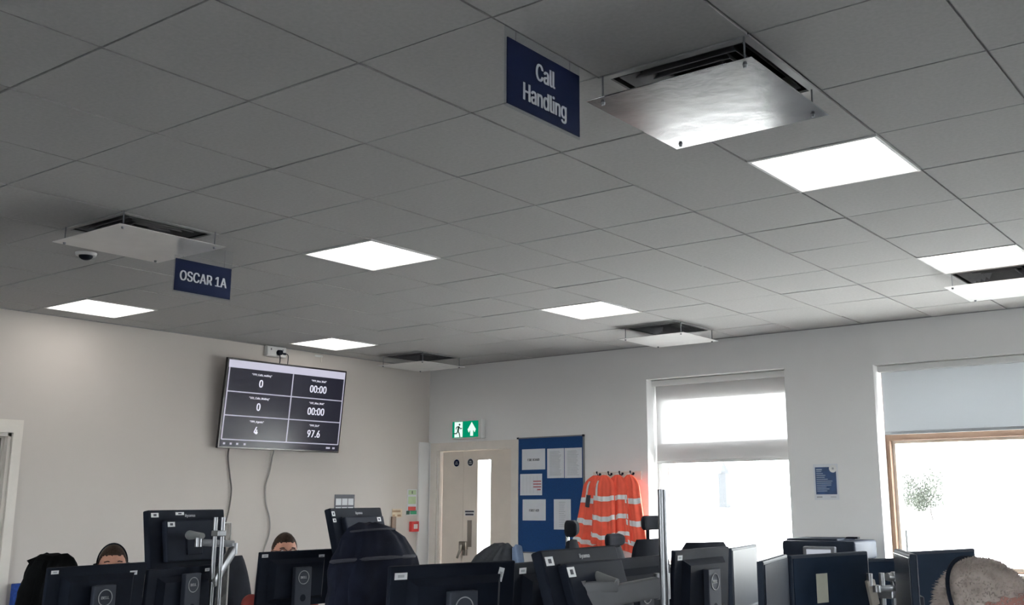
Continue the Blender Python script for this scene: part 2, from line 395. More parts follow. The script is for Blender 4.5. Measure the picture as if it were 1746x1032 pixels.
win2 = struct(empty('window_2', (0, 0, 0)))
b = MB().frame(x0, x1, z0, z1, .035, 7.27, 7.36); b.box(((x0+x1)/2, 7.315, 2.022), (x1-x0-.07, .09, .05)); b.build('frame', TIMBER, win2)
b = MB().frame(x0+.033, x1-.033, z0+.033, 2.0, .028, 7.33, 7.43); b.build('glazing_bead', mat('cream_bead', (.66, .60, .52), .5), win2)
MB().box(((x0+x1)/2, 7.375, 1.47), (x1-x0-.10, .006, 1.08)).build('pane', GLASS, win2)
MB().box(((x0+x1)/2, 7.37, 2.32), (x1-x0-.06, .006, .56)).build('pane', GLASS, win2)
MB().box(((x0+x1)/2, 7.18, z0+.012), (x1-x0-.002, .19, .024), .004).build('sill', OFFW, win2)
MB().box((x0+.085, 7.40, 1.10), (.018, .03, .30)).build('stay', GREYP, win2)
FAB1 = fabric_trans('blind_fabric_pale', (.70, .69, .69), .12, .22); FAB2 = fabric_trans('blind_fabric_grey', (.62, .64, .66), .16, .03)
def blind(label, x0, x1, ztop, zbot, fab, y):
    t = empty('roller_blind', ((x0+x1)/2, y, ztop), 0, label, 'blind'); w_ = x1-x0
    MB().box((0, -.012, -.03), (w_, .075, .055), .006).build('cassette', WHITE, t)
    MB().box((0, 0, (zbot-ztop)/2-.02), (w_-.03, .0012, ztop-zbot-.05)).build('fabric', fab, t)
    MB().box((0, 0, zbot-ztop+.012), (w_-.03, .012, .026), .003).build('bottom_bar', WHITE if 'pale' in label else GREYP2, t)
    ch = MB().tube([(-w_/2+.008, -.02, -.05), (-w_/2+.008, -.02, -1.0)], .003, 8).build('pull_chain', WHITE, t)
    return t
GREYP2 = mat('blind_bar_grey', (.42, .44, .46), .5)
blind('pale translucent roller blind half down over the narrow window', W1[0]+.004, W1[1]-.004, W1[3]-.003, 1.857, FAB1, 7.225)
blind('grey roller blind pulled down over the top of the wide window', W2[0]+.012, W2[1]-.012, W2[3]-.003, 2.043, FAB2, 7.20)
# ------------------------------------------------------------------ double door in back wall
d1 = struct(empty('door_1', (0, 0, 0)))
b = MB().frame(-4.425, -3.18, 0, 2.148, .088, Y1-.022, Y1-.001, 'lrt'); b.build('architrave', OFFW, d1)
b = MB().frame(D1[0]+.001, D1[1]-.001, 0, D1[3]-.001, .03, Y1+.001, Y1+.16, 'lrt'); b.frame(D1[0]+.03, D1[1]-.03, 0, D1[3]-.03, .014, Y1+.08, Y1+.16, 'lrt'); b.build('door_lining', OFFW, d1)
xa, xm, xb = D1[0]+.045, -3.982, D1[1]-.036
lf = MB().box(((xa+xm-.003)/2, Y1+.055, 1.03), (xm-.003-xa, .044, 2.042), .003).build('narrow_leaf', DOORP, d1)
b = MB(); gx0, gx1, gz0, gz1 = -3.785, -3.594, .62, 1.955
b.box(((xm+gx0)/2, Y1+.055, 1.03), (gx0-xm, .044, 2.042)); b.box(((gx1+xb)/2, Y1+.055, 1.03), (xb-gx1, .044, 2.042))
b.box(((gx0+gx1)/2, Y1+.055, (gz1+2.051)/2), (gx1-gx0, .044, 2.051-gz1)); b.box(((gx0+gx1)/2, Y1+.055, (gz0+.009)/2), (gx1-gx0, .044, gz0-.009))
wl = b.build('wide_leaf', DOORP, d1)
MB().frame(gx0, gx1, gz0, gz1, .006, Y1+.035, Y1+.075).build('vision_bead', OFFW, wl)
MB().box(((gx0+gx1)/2, Y1+.055, (gz0+gz1)/2), (gx1-gx0-.01, .006, gz1-gz0-.01)).build('vision_pane', GLASS, wl)
def disc(x, z, par, m):
    s = MB().cyl((x, Y1+.0325, z), (x, Y1+.031, z), .045, n=28).build('fire_door_sign', WHITE, par)
    MB().cyl((x, Y1+.0312, z), (x, Y1+.030, z), .039, n=28).build('blue_disc', m, s)
    text('lettering', 'FIRE\nDOOR', .02, WHITE, s, face((x, Y1+.0297, z), (1, 0, 0), (0, 0, 1)), 1., .0003, .0003)
disc(-4.085, 1.925, lf, SIGNB); disc(-3.885, 1.927, wl, mat('sign_navy_dark', (.02, .025, .04), .5))
hd = MB().box((-3.885, Y1+.030, 1.17), (.062, .006, .28), .002).build('push_plate', mat('door_plate_bronze', (.26, .235, .21), .4, .7), wl)
s = MB().box((-3.887, Y1+.0305, 1.385), (.135, .003, .062), .001).build('push_sign', WHITE, wl)
MB().box((-3.887, Y1+.0285, 1.402), (.125, .002, .018)).build('sign_band', INK, s); MB().box((-3.887, Y1+.0285, 1.371), (.115, .002, .020)).build('sign_band', INK, s)
lk = MB().box((-3.955, Y1+.012, 1.045), (.10, .04, .085), .006); lk.cyl((-3.955, Y1+.0, 1.05), (-3.955, Y1-.03, 1.05), .018)
lk.tube([(-3.955, Y1-.028, 1.05), (-3.955, Y1-.035, 1.0), (-3.985, Y1-.035, .945), (-4.0, Y1-.035, .915)], [.016, .016, .014, .012]); lk.box((-3.94, Y1+.02, .985), (.05, .028, .09), .004)
lk.build('door_lock', mat('bronze_lock', (.28, .25, .22), .35, .8), wl, True)
# ------------------------------------------------------------------ left door
d2 = struct(empty('door_2', (0, 0, 0)))
b = MB()
y0, y1, zt = D2
for yy in (y0-.036, y1+.036): b.box((X0+.011, yy, (zt+.1)/2), (.022, .072, zt+.1))
b.box((X0+.011, (y0+y1)/2, zt+.05), (.022, y1-y0, .1)); b.build('architrave', OFFW, d2)
b = MB()
for yy in (y0+.014, y1-.014): b.box((X0-.12, yy, zt/2), (.24, .026, zt))
for yy in (y0+.034, y1-.034): b.box((X0-.06, yy, zt/2), (.03, .014, zt))
b.box((X0-.12, (y0+y1)/2, zt-.014), (.24, y1-y0, .026)); b.build('door_lining', OFFW, d2)
MB().box((X0-.10, (y0+y1)/2, 1.005), (.044, y1-y0-.056, 2.006), .003).build('leaf', mat('door_laminate_taupe', (.22, .205, .18), .6, spec=.2), d2)
struct(MB().box((X0-.33, (D2[0]+D2[1])/2, 1.1), (.04, 1.3, 2.3)).build('sky_leak_panel', TVWALL))  # unseen panel added behind the door to stop sky light leaking in
# ------------------------------------------------------------------ things on the back wall
t = empty('exit_sign', (-3.87, Y1, 2.28), 0, 'lit green exit sign with running man and up arrow above the double door', 'exit sign')
MB().box((.02, -.04, .0), (.42, .076, .205), .008).build('casing', WHITE, t)
GE = emit('exit_green_lit', (.0, .36, .18), .75); WE = emit('exit_white_lit', (.80, 1, .90), 1.05); DE = mat('exit_man_dark', (.02, .12, .08), .5)
pn = MB().box((0, -.0795, 0), (.37, .003, .175)).build('green_panel', GE, t)
MB().box((-.095, -.0818, 0), (.115, .002, .165)).build('lit_doorway', WE, pn)
P = face((.095, -.0812, 0), (1, 0, 0), (0, 0, 1))
MB().prism([(0, .075), (.058, -.005), (.042, -.038), (.02, -.008), (.02, -.075), (-.02, -.075), (-.02, -.008), (-.042, -.038), (-.058, -.005)], 0, .002, P).build('arrow', WE, pn)
b = MB(); P = face((-.095, -.083, 0), (1, 0, 0), (0, 0, 1))
def limb(pts, r):
    for (ax, ay), (bx, by) in zip(pts, pts[1:]):
        d = Vector((bx-ax, by-ay)).normalized(); n_ = Vector((-d.y, d.x))*r
        b.prism([(ax+n_.x-d.x*r*.5, ay+n_.y-d.y*r*.5), (ax-n_.x-d.x*r*.5, ay-n_.y-d.y*r*.5), (bx-n_.x+d.x*r*.5, by-n_.y+d.y*r*.5), (bx+n_.x+d.x*r*.5, by+n_.y+d.y*r*.5)], 0, .0016, P)
limb([(.004, .03), (-.006, -.015)], .012); limb([(.004, .033), (.03, .008), (.05, .012)], .005); limb([(.0, .033), (-.028, .026), (-.035, .005)], .005)
limb([(-.006, -.018), (-.028, -.042), (-.07, -.042)], .006); limb([(-.004, -.018), (.014, -.045), (.022, -.08)], .0065)
b.prism([(.016+.011*math.cos(k*.5236), .053+.011*math.sin(k*.5236)) for k in range(12)], 0, .0016, P); b.build('running_figure', DE, pn)
bd = empty('notice_board', (-2.77, Y1, 1.575), 0, 'tall blue felt notice board between the double door and orange jackets', 'notice board')
MB().box((0, -.008, 0), (.835, .014, 1.155)).build('felt', BLUE, bd)
MB().frame(-.428, .428, -.588, .588, .012, -.018, -.001).build('frame', SILVER, bd)
for sx in (-1, 1):
    for sz in (-1, 1): MB().box((sx*.42, -.011, sz*.58), (.022, .021, .022), .003).build('corner_cap', DARK, bd)
YB = Y1-.0165
def sheetp(label, x0, x1, z0, z1, cat='notice', txt=None, size=.03, lines=0, red=False, grp=None, lw=.7):
    t = empty('paper_notice', ((x0+x1)/2, YB, (z0+z1)/2), 0, label, cat); w_, h_ = x1-x0, z1-z0
    MB().box((0, -.001, 0), (w_, .0012, h_)).build('sheet', PAPER, t)
    if txt: text('lettering', txt, size, INK, t, face((0, -.0018, -.005), (1, 0, 0), (0, 0, 1)), .8, .0014, .0002)
    if lines:
        rr = random.Random(int(abs(x0)*1000)); b = MB()
        for k in range(lines):
            L = w_*lw*rr.uniform(.75, 1); zz = h_*(.40-.8*k/(lines-1))
            b.box((-w_*lw/2+L/2, -.0019, zz), (L, .0004, h_*.012))
        b.build('printed_lines', INKG, t)
    if red:
        b = MB()
        for k in range(3): b.box((w_*.28, -.0021, h_*(.15-.13*k)), (w_*.36, .0004, h_*.05))
        b.box((w_*.36, -.0021, -h_*.24), (w_*.16, .0004, h_*.055)); b.build('red_bars', mat('print_red', (.40, .07, .08), .7), t)
        b = MB()
        for k in range(5): b.box((-w_*.36+k*w_*.16, -.0019, 0), (.0012, .0004, h_*.8))
        b.build('grid_lines', INKG, t)
    return t
sheetp('white paper reading FIRE BOARD at the top left of the blue board', -3.131, -2.828, 1.828, 2.040, txt='FIRE BOARD', size=.047)
sheetp('portrait typed sheet on the blue board, left of the pair at top right', -2.802, -2.588, 1.737, 2.036, lines=20)
sheetp('portrait typed sheet on the blue board, right of the pair at top right', -2.580, -2.366, 1.735, 2.035, lines=20)
sheetp('landscape table with dark red bars pinned to the blue board', -3.155, -2.868, 1.567, 1.785, red=True)
sheetp('white paper reading FIRST AID at the left of the blue board', -3.121, -2.822, 1.313, 1.526, txt='FIRST AID', size=.046)
sheetp('lone portrait sheet low on the blue board above a chair headrest', -2.719, -2.507, 1.226, 1.525, lines=14, lw=.4)
# hook rail and hi-vis jackets
t = empty('coat_rail', (-1.95, Y1, 1.745), 0, 'white wall rail with dark hooks holding orange jackets', 'coat rail')
MB().box((0, -.010, 0), (.56, .019, .085), .004).build('backboard', OFFW, t)
HX = [-2.145, -2.01, -1.88, -1.755]
for hx in HX:
    h = MB().tube([(hx+1.95, -.018, .012), (hx+1.95, -.05, .006), (hx+1.95, -.075, .015), (hx+1.95, -.08, .035)], .006, 8); h.ball((hx+1.95, -.08, .038), .009, 10); h.ball((hx+1.95, -.022, .02), .012, 10)
    h.build('hook', DARK, t, True)
def hivis(label, hx, yc, wt, wb, ztop, zbot, leanx, seed, badge=False, tint=None):
    rr = random.Random(seed); t = empty('hi_vis_jacket', (hx, yc, ztop), 0, label, 'jacket', 'orange hi-vis jackets on the rail')
    ph = [rr.uniform(0, 6.28) for _ in range(4)]; L = ztop-zbot
    def P(u, v, sgn, off=0.):
        s = min(1, v/.16); s = math.sin(s*math.pi/2)**.8
        w_ = (wt*.22*(1-s)+wt*s)+(wb-wt)*v**1.2
        x = (u-.5)*w_ + leanx*v**1.3
        fold = (.012*math.sin(u*17+ph[0]+v*1.5)+.007*math.sin(u*31+ph[1]-v*2))*(.25+v)
        edge = max(0., 1-(2*abs(u-.5))**4)
        y = -sgn*(.006+.022*edge*min(1, v*4+.2)) - (fold if sgn > 0 else 0) - (off if sgn > 0 else 0)
        z = -L*v - .022*v*math.sin(u*5+ph[2]) - .004*v*math.sin(u*19+ph[3])
        return (x, y, z)
    b = MB()
    rings = []
    for j in range(33):
        v = j/32; rings.append([P(i/36, v, 1) for i in range(37)]+[P(i/36, v, -1) for i in range(36, -1, -1)])
    b.loft(rings); b.build('body', tint or ORANGE, t, True)
    for v0, v1, u0, u1 in ((.30, .37, .0, 1), (.58, .65, .0, 1), (.84, .90, 0, 1), (.08, .30, .18, .28)):
        MB().sheet(lambda u, v: P(u, v, 1, .003), 36, 4, u0, u1, v0, v1).build('reflective_band', REFL, t, True)
    if badge: MB().sheet(lambda u, v: P(u, v, 1, .006), 4, 4, .22, .42, .26, .42).build('badge', INK, t, True)
    MB().tube([(-.02, -.002, -.012), (-.012, -.004, .012), (.012, -.004, .012), (.02, -.002, -.012)], .0035, 8).build('hanging_loop', REFL, t)
    return t
hivis('leftmost orange hi-vis jacket, flaring left beside the blue board', HX[0], 6.985, .27, .40, 1.752, 1.03, -.10, 1, True)
hivis('second orange hi-vis jacket from the left, with longer hem', HX[1], 6.925, .23, .30, 1.752, 1.09, -.02, 5)
hivis('third orange hi-vis jacket from the left on the rail', HX[2], 6.965, .22, .29, 1.752, 1.10, .0, 9)
hivis('rightmost orange hi-vis jacket, nearest the narrow window', HX[3], 6.985, .20, .31, 1.752, 1.02, .055, 13)
# poster between windows
t = empty('poster', (.194, Y1, 1.655), 0, 'small blue and white poster on the wall between the two windows', 'poster')
MB().box((0, -.0015, 0), (.225, .002, .305)).build('sheet', PAPER, t)
bp = MB().box((0, -.003, .01), (.190, .0012, .232)).build('blue_panel', mat('poster_blue', (.02, .06, .17), .5, var=.25, vscale=14), t)
b = MB(); rr = random.Random(4)
for k in range(12):
    L = rr.uniform(.07, .15)*(.6 if k < 3 else 1); b.box((-.085+L/2, -.0038, .105-.0165*k), (L, .0005, .006 if k else .011))
b.build('printed_lines', mat('print_pale_blue', (.36, .42, .52), .6), bp)
MB().cyl((.068, -.0036, .112), (.068, -.0046, .112), .034, n=28).build('round_badge', WHITE, t); MB().cyl((.068, -.0045, .112), (.068, -.0052, .112), .010, n=16).build('badge_mark', INKG, t)
b = MB(); b.box((-.065, -.0032, -.128), (.05, .0005, .012)); b.box((.06, -.0032, -.128), (.05, .0005, .006)); b.build('footer_marks', INKG, t)
# ------------------------------------------------------------------ things on the left wall
# TV
TW = 1.408; TH = .824
tv = empty('wall_screen', (-4.33, 4.915, 2.403), 0, 'large wall mounted screen showing call counts and 97.6 on a dark dashboard', 'screen')
MT = Matrix.Rotation(R(-2), 4, 'Z') @ Matrix.Rotation(R(5.6), 4, 'Y')     # local: +x faces room, y to the right, z up
def tvb(mb, name, m, par, sm=False): return mb.build(name, m, par, sm, M=MT)
tvb(MB().box((-.016, 0, 0), (.030, TW, TH), .004), 'bezel', mat('tv_bezel_black', (.010, .008, .010), .25), tv)
tvb(MB().box((-.045, 0, -.05), (.04, TW*.7, TH*.55), .01), 'back_case', BLACK, tv)
MB().box((-.10, 0, -.03), (.09, .35, .3)).build('wall_bracket', DARK, tv)
def scr(name, base, e, s_):
    m = mat(name, base, .2, var=.0, spec=.15); p = m.node_tree.nodes['Principled BSDF']; p.inputs['Emission Color'].default_value = (*e, 1); p.inputs['Emission Strength'].default_value = s_; return m
SCRD = scr('screen_dark', (.012, .012, .018), (.010, .010, .018), 1.); SCRB = scr('screen_bar', (.02, .02, .03), (.56, .55, .66), 1.)
SCRL = scr('screen_line', (.02, .02, .03), (.46, .45, .55), 1.); SCRT = scr('screen_text', (.02, .02, .03), (.80, .80, .92), 1.)
IW, IH = TW-.036, TH-.034
pnl = tvb(MB().box((.0, 0, 0), (.002, IW, IH)), 'display', SCRD, tv)
yt = IH/2
tvb(MB().box((.0012, 0, yt-.035), (.001, IW, .07)), 'browser_bar', SCRB, pnl)
b = MB(); gz = [yt-.07, yt-.07-.218, yt-.07-.436, yt-.07-.655]; gy = [-IW/2+.012, .045, IW/2-.006]
for z in gz[1:]: b.box((.0014, (gy[0]+gy[2])/2, z), (.001, gy[2]-gy[0], .010))
for y in gy: b.box((.0014, y, (gz[0]+gz[3])/2), (.001, .012, gz[0]-gz[3]))
tvb(b, 'grid_lines', SCRL, pnl)
CELL = [(0, 0, '"999_Calls_waiting"', '0'), (1, 0, '"999_Max_Wait"', '00:00'), (0, 1, '"101_Calls_Waiting"', '0'), (1, 1, '"101_Max_Wait"', '00:00'), (0, 2, '"999_Agents"', '4'), (1, 2, '"999_SLA"', '97.6')]
for c, r, a, n_ in CELL:
    yc = (gy[c]+gy[c+1])/2-(.0 if c else .0); zc = gz[r]
    text('caption', a, .036, SCRT, pnl, MT @ face((.0018, yc, zc-.045), (0, 1, 0), (0, 0, 1)), .95, .0008, .0002)
    text('number', n_, .135, SCRT, pnl, MT @ face((.0018, yc, zc-.125), (0, 1, 0), (0, 0, 1)), .78, .003, .0002)
for y, q in ((-.64, .022), (-.57, .022), (-.50, .022), (-.42, .022), (.56, .05), (.63, .03)): tvb(MB().box((.0014, y, -IH/2+.028), (.001, q, .018)), 'taskbar_icon', SCRL, pnl)
# cables
CABM = mat('cable_dark_grey', (.11, .10, .095), .5); CABL = mat('cable_light_grey', (.30, .285, .27), .5)
def smooth_pts(pts, n=8):
    out = []
    for i in range(len(pts)-1):
        p0, p1, p2, p3 = [Vector(pts[min(max(k, 0), len(pts)-1)]) for k in (i-1, i, i+1, i+2)]
        for k in range(n):
            t = k/n; out.append(.5*((2*p1)+(p2-p0)*t+(2*p0-5*p1+4*p2-p3)*t*t+(3*p1-p0-3*p2+p3)*t**3))
    out.append(Vector(pts[-1])); return out
def wallcable(label, pts, m, r=.007):
    tag(MB().tube(smooth_pts([(X0+.012+dx, y, z) for y, z, dx in pts]), r, 8).build('hanging_cable', m, None, True), label, 'cable')
wallcable('dark cable hanging from the left of the wall screen', [(4.375, 2.10, .07), (4.38, 1.95, .01), (4.42, 1.75, .003), (4.445, 1.62, .003), (4.43, 1.45, .003), (4.39, 1.25, .003), (4.38, .9, .003), (4.38, .3, .003)], CABM)
wallcable('pale cable curving down below the middle of the wall screen', [(4.885, 2.10, .07), (4.89, 1.95, .01), (4.87, 1.80, .003), (4.83, 1.66, .003), (4.845, 1.50, .003), (4.895, 1.36, .003), (4.90, 1.22, .003), (4.84, 1.05, .003), (4.78, .8, .003), (4.76, .2, .003)], CABL)
t = empty('wall_socket', (X0, 4.855, 2.945), 0, 'double wall socket with black plug above the wall screen', 'socket')
MB().box((.022, 0, 0), (.042, .235, .10), .006).build('back_box', WHITE, t); MB().box((.046, 0, 0), (.007, .225, .092), .003).build('face_plate', WHITE, t)
b = MB(); b.box((.0505, -.07, .018), (.003, .012, .018)); b.box((.0505, .07, .018), (.003, .012, .018)); b.build('switch', GREYP, t)
t = empty('power_plug', (X0+.05, 4.875, 2.935), 0, 'black mains plug and lead in the socket above the wall screen', 'plug')
MB().cyl((.001, 0, 0), (.038, 0, 0), .028, .024).build('plug_body', BLACK, t, True)
MB().tube(smooth_pts([(.02, 0, -.022), (.022, .003, -.08), (.005, .004, -.15), (-.01, .004, -.25)]), .005, 8).build('lead', BLACK, t, True)
t = empty('power_lead', (X0+.05, 4.95, 2.93), 0, 'thin dark lead looping out of the right of the socket above the screen', 'cable')
MB().box((.010, -.01, 0), (.016, .03, .02), .003).build('adaptor', DARK, t); MB().tube(smooth_pts([(.016, 0, 0), (.018, .025, -.01), (.01, .035, -.06), (-.01, .035, -.2)]), .004, 8).build('lead', DARK, t, True)
t = empty('wall_bracket', (X0, 5.42, 2.965), 0, 'small pale clip fixed under the ceiling right of the wall socket', 'clip')
MB().box((.004, 0, 0), (.007, .10, .02), .002).build('plate', WHITE, t); MB().box((.008, .03, -.03), (.014, .012, .06), .002).build('tab', OFFW, t)
# calendar poster
t = empty('wall_calendar', (X0, 5.845, 1.44), 0, 'dark framed wall calendar just above the tilted touch monitor', 'calendar')
MB().box((.003, 0, 0), (.004, .27, .29)).build('backing', mat('calendar_dark', (.05, .055, .075), .5), t)
b = MB()
for k in range(3):
    for q in range(3): b.box((.0055, -.083+.083*k, .072-.085*q), (.001, .072, .066))
b.build('month_grid', PAPER, t)
def wsign(name, label, cat, y, z, wy, hz, parts, m=PAPER):
    t = empty(name, (X0, y, z), 0, label, cat); MB().box((.002, 0, 0), (.003, wy, hz)).build('plate', m, t)
    for nm, dy, dz, sy, sz, mm in parts: MB().box((.0042, dy, dz), (.0015, sy, sz)).build(nm, mm, t)
    return t
PG = mat('print_pale_green', (.52, .66, .42), .6); PR = mat('print_red_sign', (.50, .06, .05), .6)
wsign('safety_sign', 'tall safety sign with pale green panels and red foot beside the far corner', 'sign', 6.83, 1.525, .145, .235,
      [('green_header', 0, .085, .12, .05, PG), ('symbol', 0, .085, .02, .03, INK), ('green_panel', 0, .0, .12, .08, PG), ('red_footer', 0, -.088, .12, .04, PR)])
wsign('exit_notice', 'narrow dark green fire notice under the tall safety sign', 'sign', 6.825, 1.393, .165, .05, [('green_band', .03, 0, .095, .036, GREEN), ('symbol_band', -.055, 0, .05, .04, mat('print_deep_green', (.015, .08, .05), .6))])
t = empty('fire_alarm_call_point', (X0, 6.85, 1.245), 0, 'red fire alarm call point on the wall behind the hooded jacket', 'fire alarm')
MB().box((.024, 0, 0), (.046, .11, .11), .006).build('body', RED, t); MB().box((.048, 0, 0), (.003, .06, .05)).build('glass', mat('callpoint_white', (.75, .7, .68), .3), t)
wsign('wall_notice', 'small cream and brown notice left of the red call point', 'sign', 6.605, 1.39, .15, .09, [('brown_print', -.01, .02, .12, .02, BROWNP), ('brown_block', .03, -.025, .05, .02, BROWNP), ('brown_block', -.05, -.03, .03, .03, BROWNP)], mat('notice_cream', (.66, .56, .42), .7))
tag(MB().box((X0+.012, 6.545, 1.27), (.022, .06, .17), .003).build('door_buzzer', mat('brown_box', (.17, .11, .075), .5)), 'small upright brown box below the cream wall notice', 'wall box')
# blue partition panel at lower left
t = empty('partition_screen', (-4.40, 2.80, 0), 0, 'low blue fabric partition against the left wall beside the door', 'partition')
MB().box((0, 0, .49), (.05, .64, .86), .006).build('panel', mat('partition_blue', (.012, .05, .25), .9, var=.2, vscale=60, bump=.3), t)
for s in (-1, 1): MB().box((0, s*.25, .03), (.14, .05, .06), .004).build('foot', DGREYM, t)
# ------------------------------------------------------------------ desks (below the frame, carrying the monitors)
def bench(label, x, y0, y1, wdt):
    t = empty('bench_desk', (x, (y0+y1)/2, 0), 0, label, 'desk'); L = y1-y0
    MB().box((0, 0, .7175), (wdt, L, .025), .003).build('tabletop', DESKT, t)
    for s in (-1, 1):
        for q in (-1, 1): MB().box((q*(wdt/2-.08), s*(L/2-.1), .3525), (.05, .05, .705)).build('leg', SILVER, t)
    return t
bench('long grey bench desk along the left wall carrying the far monitors', -1.0, .35, 3.95, 1.4)
bench('long grey bench desk in the middle carrying the nearer monitors', 1.75, -.2, 4.2, 1.7)
DZ = .73
# ------------------------------------------------------------------ desktop monitors (backs face camera), local y = towards the screen
RINGM = mat('logo_grey', (.30, .31, .33), .4)
def dell(label, x, y, ztop, yaw, stickers, drop=.095):
    t = empty('desktop_monitor', (x, y, DZ), R(yaw), label, 'monitor', 'desktop monitors')
    ht = ztop-DZ; W_, H_ = .535, .318; zc = ht-H_/2; Tl = Matrix.Translation((0, 0, zc)) @ Matrix.Rotation(R(4), 4, 'X')
    def bb(mb, name, m, par, sm=False): return mb.build(name, m, par, sm, M=Tl)
    bk = bb(MB().box((0, .012, 0), (W_, .022, H_), .005), 'casing', BLACK, t)
    b = MB(); b.loft([[(-.20, 0, -.12), (.20, 0, -.12), (.20, 0, .115), (-.20, 0, .115)], [(-.17, -.03, -.10), (.17, -.03, -.10), (.17, -.03, .09), (-.17, -.03, .09)]]); bb(b, 'rear_hump', BLACK, bk)
    bb(MB().box((0, .0235, .004), (W_-.02, .002, H_-.03)), 'screen', mat('screen_off', (.012, .013, .016), .15), bk)
    for sx, sz, sw, sh, rot in stickers:
        bb(MB().box((0, 0, 0), (sw, .0015, sh), M=Matrix.Translation((sx, .0005, sz)) @ Matrix.Rotation(R(rot), 4, 'Y')), 'asset_sticker', STICK, bk)
        bb(MB().box((0, 0, 0), (sw*.5, .001, sh*.4), M=Matrix.Translation((sx, -.0008, sz)) @ Matrix.Rotation(R(rot), 4, 'Y')), 'sticker_print', INKG, bk)
    zs = ht-drop
    st = MB(); st.box((0, -.052, (zs+.012)/2+.003), (.118, .03, zs-.012), .004); st = st.build('stand', STANDM, t)
    rg = MB(); rg.tube([(.037*math.cos(k*math.pi/16), -.0685, zs-.055+.037*math.sin(k*math.pi/16)) for k in range(33)], .0022, 6, False)
    lr = rg.build('logo_ring', RINGM, st, True)
    text('logo_text', 'DELL', .026, RINGM, st, face((0, -.0682, zs-.055), (1, 0, 0), (0, 0, 1)), 1., .0008, .0008)
    MB().cyl((0, -.0675, zs-.17), (0, -.0655, zs-.17), .02, n=20).build('cable_hole', BLACK, st)
    MB().box((0, -.02, .007), (.26, .2, .013), .004).build('stand_base', STANDM, t)
    return t
SL = (-.235, .138, .038, .016, 0); SR = (.195, .112, .042, .020, 0)
dell('black monitor back with logo stand in front of the man wearing a headset', -1.13, 1.19, 1.214, 95, [SL, SR])
dell('black monitor back below the leftmost touch monitor, behind the twin chrome poles', -1.22, 1.73, 1.175, 104, [(.17, .135, .035, .016, 0)], .035)
dell('black monitor back with logo stand in front of the man in a red shirt', -1.24, 2.505, 1.228, 88, [(-.235, .138, .042, .018, 0), (.175, .118, .042, .024, 0)])
dell('black monitor back partly behind the hooded navy jacket', -1.13, 3.075, 1.228, 92, [(-.235, .138, .036, .016, 0)])
dell('wide black monitor back, nearest, below the hooded navy jacket', 1.163, 1.182, 1.285, 75, [(-.225, .125, .050, .023, 0), (.20, .112, .024, .05, 14)])
dell('black monitor back squeezed between the nearest monitor and the tilted touch monitor', 1.18, 1.74, 1.270, 92, [(-.2, .13, .045, .022, 0)])
dell('dark monitor back right of the tall grey pole, lit from the window', 1.295, 2.788, 1.280, 90, [(-.22, .125, .042, .022, 0), (.19, .10, .012, .02, 0)])
dell('dark monitor edge just left of the pole, against the narrow window', 1.27, 2.22, 1.262, 90, [])
# monitors whose screens face the camera side of the middle bench
def screenmon(label, x, y, ztop, yaw, tilt=0., W_=.535, H_=.318, note=False, m=None):
    t = empty('desktop_monitor', (x, y, DZ), R(yaw), label, 'monitor', 'desktop monitors')
    ht = ztop-DZ; zc = ht-H_/2; Tl = Matrix.Translation((0, 0, zc)) @ Matrix.Rotation(R(tilt), 4, 'X')
    cs = MB().box((0, .014, 0), (W_, .026, H_), .006).build('casing', NAVYB, t, M=Tl)
    MB().box((0, -.0005, .002), (W_-.024, .003, H_-.03), .001).build('screen', m or mat('screen_dark_navy', (.010, .019, .037), .6, var=.1, spec=.05), cs, M=Tl)
    if note: MB().box((-.075, -.0028, .02), (.075, .001, .118)).build('paper_note', mat('note_cream', (.50, .50, .42), .8), cs, M=Tl)
    MB().box((0, .045, (zc+.012)/2), (.10, .035, zc), .004).build('stand', STANDM, t)
    MB().box((0, .05, .007), (.24, .2, .013), .004).build('stand_base', STANDM, t)
    return t
screenmon('dark blank monitor with a cream paper note stuck on it', 1.990, 2.66, 1.278, 75, 0, note=True)
screenmon('dark blank monitor at the left edge of the one bearing a cream note', 2.0, 2.09, 1.286, 105)
screenmon('dark blank monitor behind the grey-haired man, below the wide window', 2.367, 2.924, 1.288, 72)
screenmon('glossy monitor catching window glare beside the narrow window', 1.205, 3.43, 1.266, 102, m=mat('screen_glossy', (.012, .020, .034), .38, spec=.035))
# ------------------------------------------------------------------ touch monitors on arms
def touch(label, x, y, z, yaw, tilt, stick, logo=True):
    # origin at joint height on the back; (x,y,z) = top centre of the casing
    W_, H_ = .555, .34
    t = empty('touch_monitor', (x, y, z), R(yaw), label, 'monitor', 'touch monitors on arms')
    Tl = Matrix.Rotation(R(tilt), 4, 'X') @ Matrix.Translation((0, .02, -H_/2))
    cs = MB().box((0, 0, 0), (W_, .045, H_), .007).build('casing', BLACK, t, M=Tl)
    MB().box((.02, -.035, -.005), (.42, .045, .225), .008).build('rear_box', DARK, cs, M=Tl)
    MB().box((0, -.024, .065), (.36, .008, .10), .002).build('rear_vent', BLACK, cs, M=Tl)
    MB().box((0, .0235, 0), (W_-.03, .002, H_-.03)).build('screen', mat('screen_off', (.012, .013, .016), .15), cs, M=Tl)
    if logo: text('logo_text', 'iiyama', .030, RINGM, cs, Tl @ face((.015, -.0232, .137), (1, 0, 0), (0, 0, 1)), 1.2, .0012, .0006)
    for sx, sy, sz, sw, sh in stick:
        s = MB().box((sx, sy, sz), (sw, .0015, sh)).build('asset_sticker', STICK, cs, M=Tl); MB().box((sx, sy-.001, sz), (sw*.4, .001, sh*.5)).build('sticker_print', INK, cs, M=Tl)
    j = MB().box((0, -.062, -.03), (.11, .01, .11), .003).build('vesa_plate', DARK, cs, M=Tl)
    return t, Tl
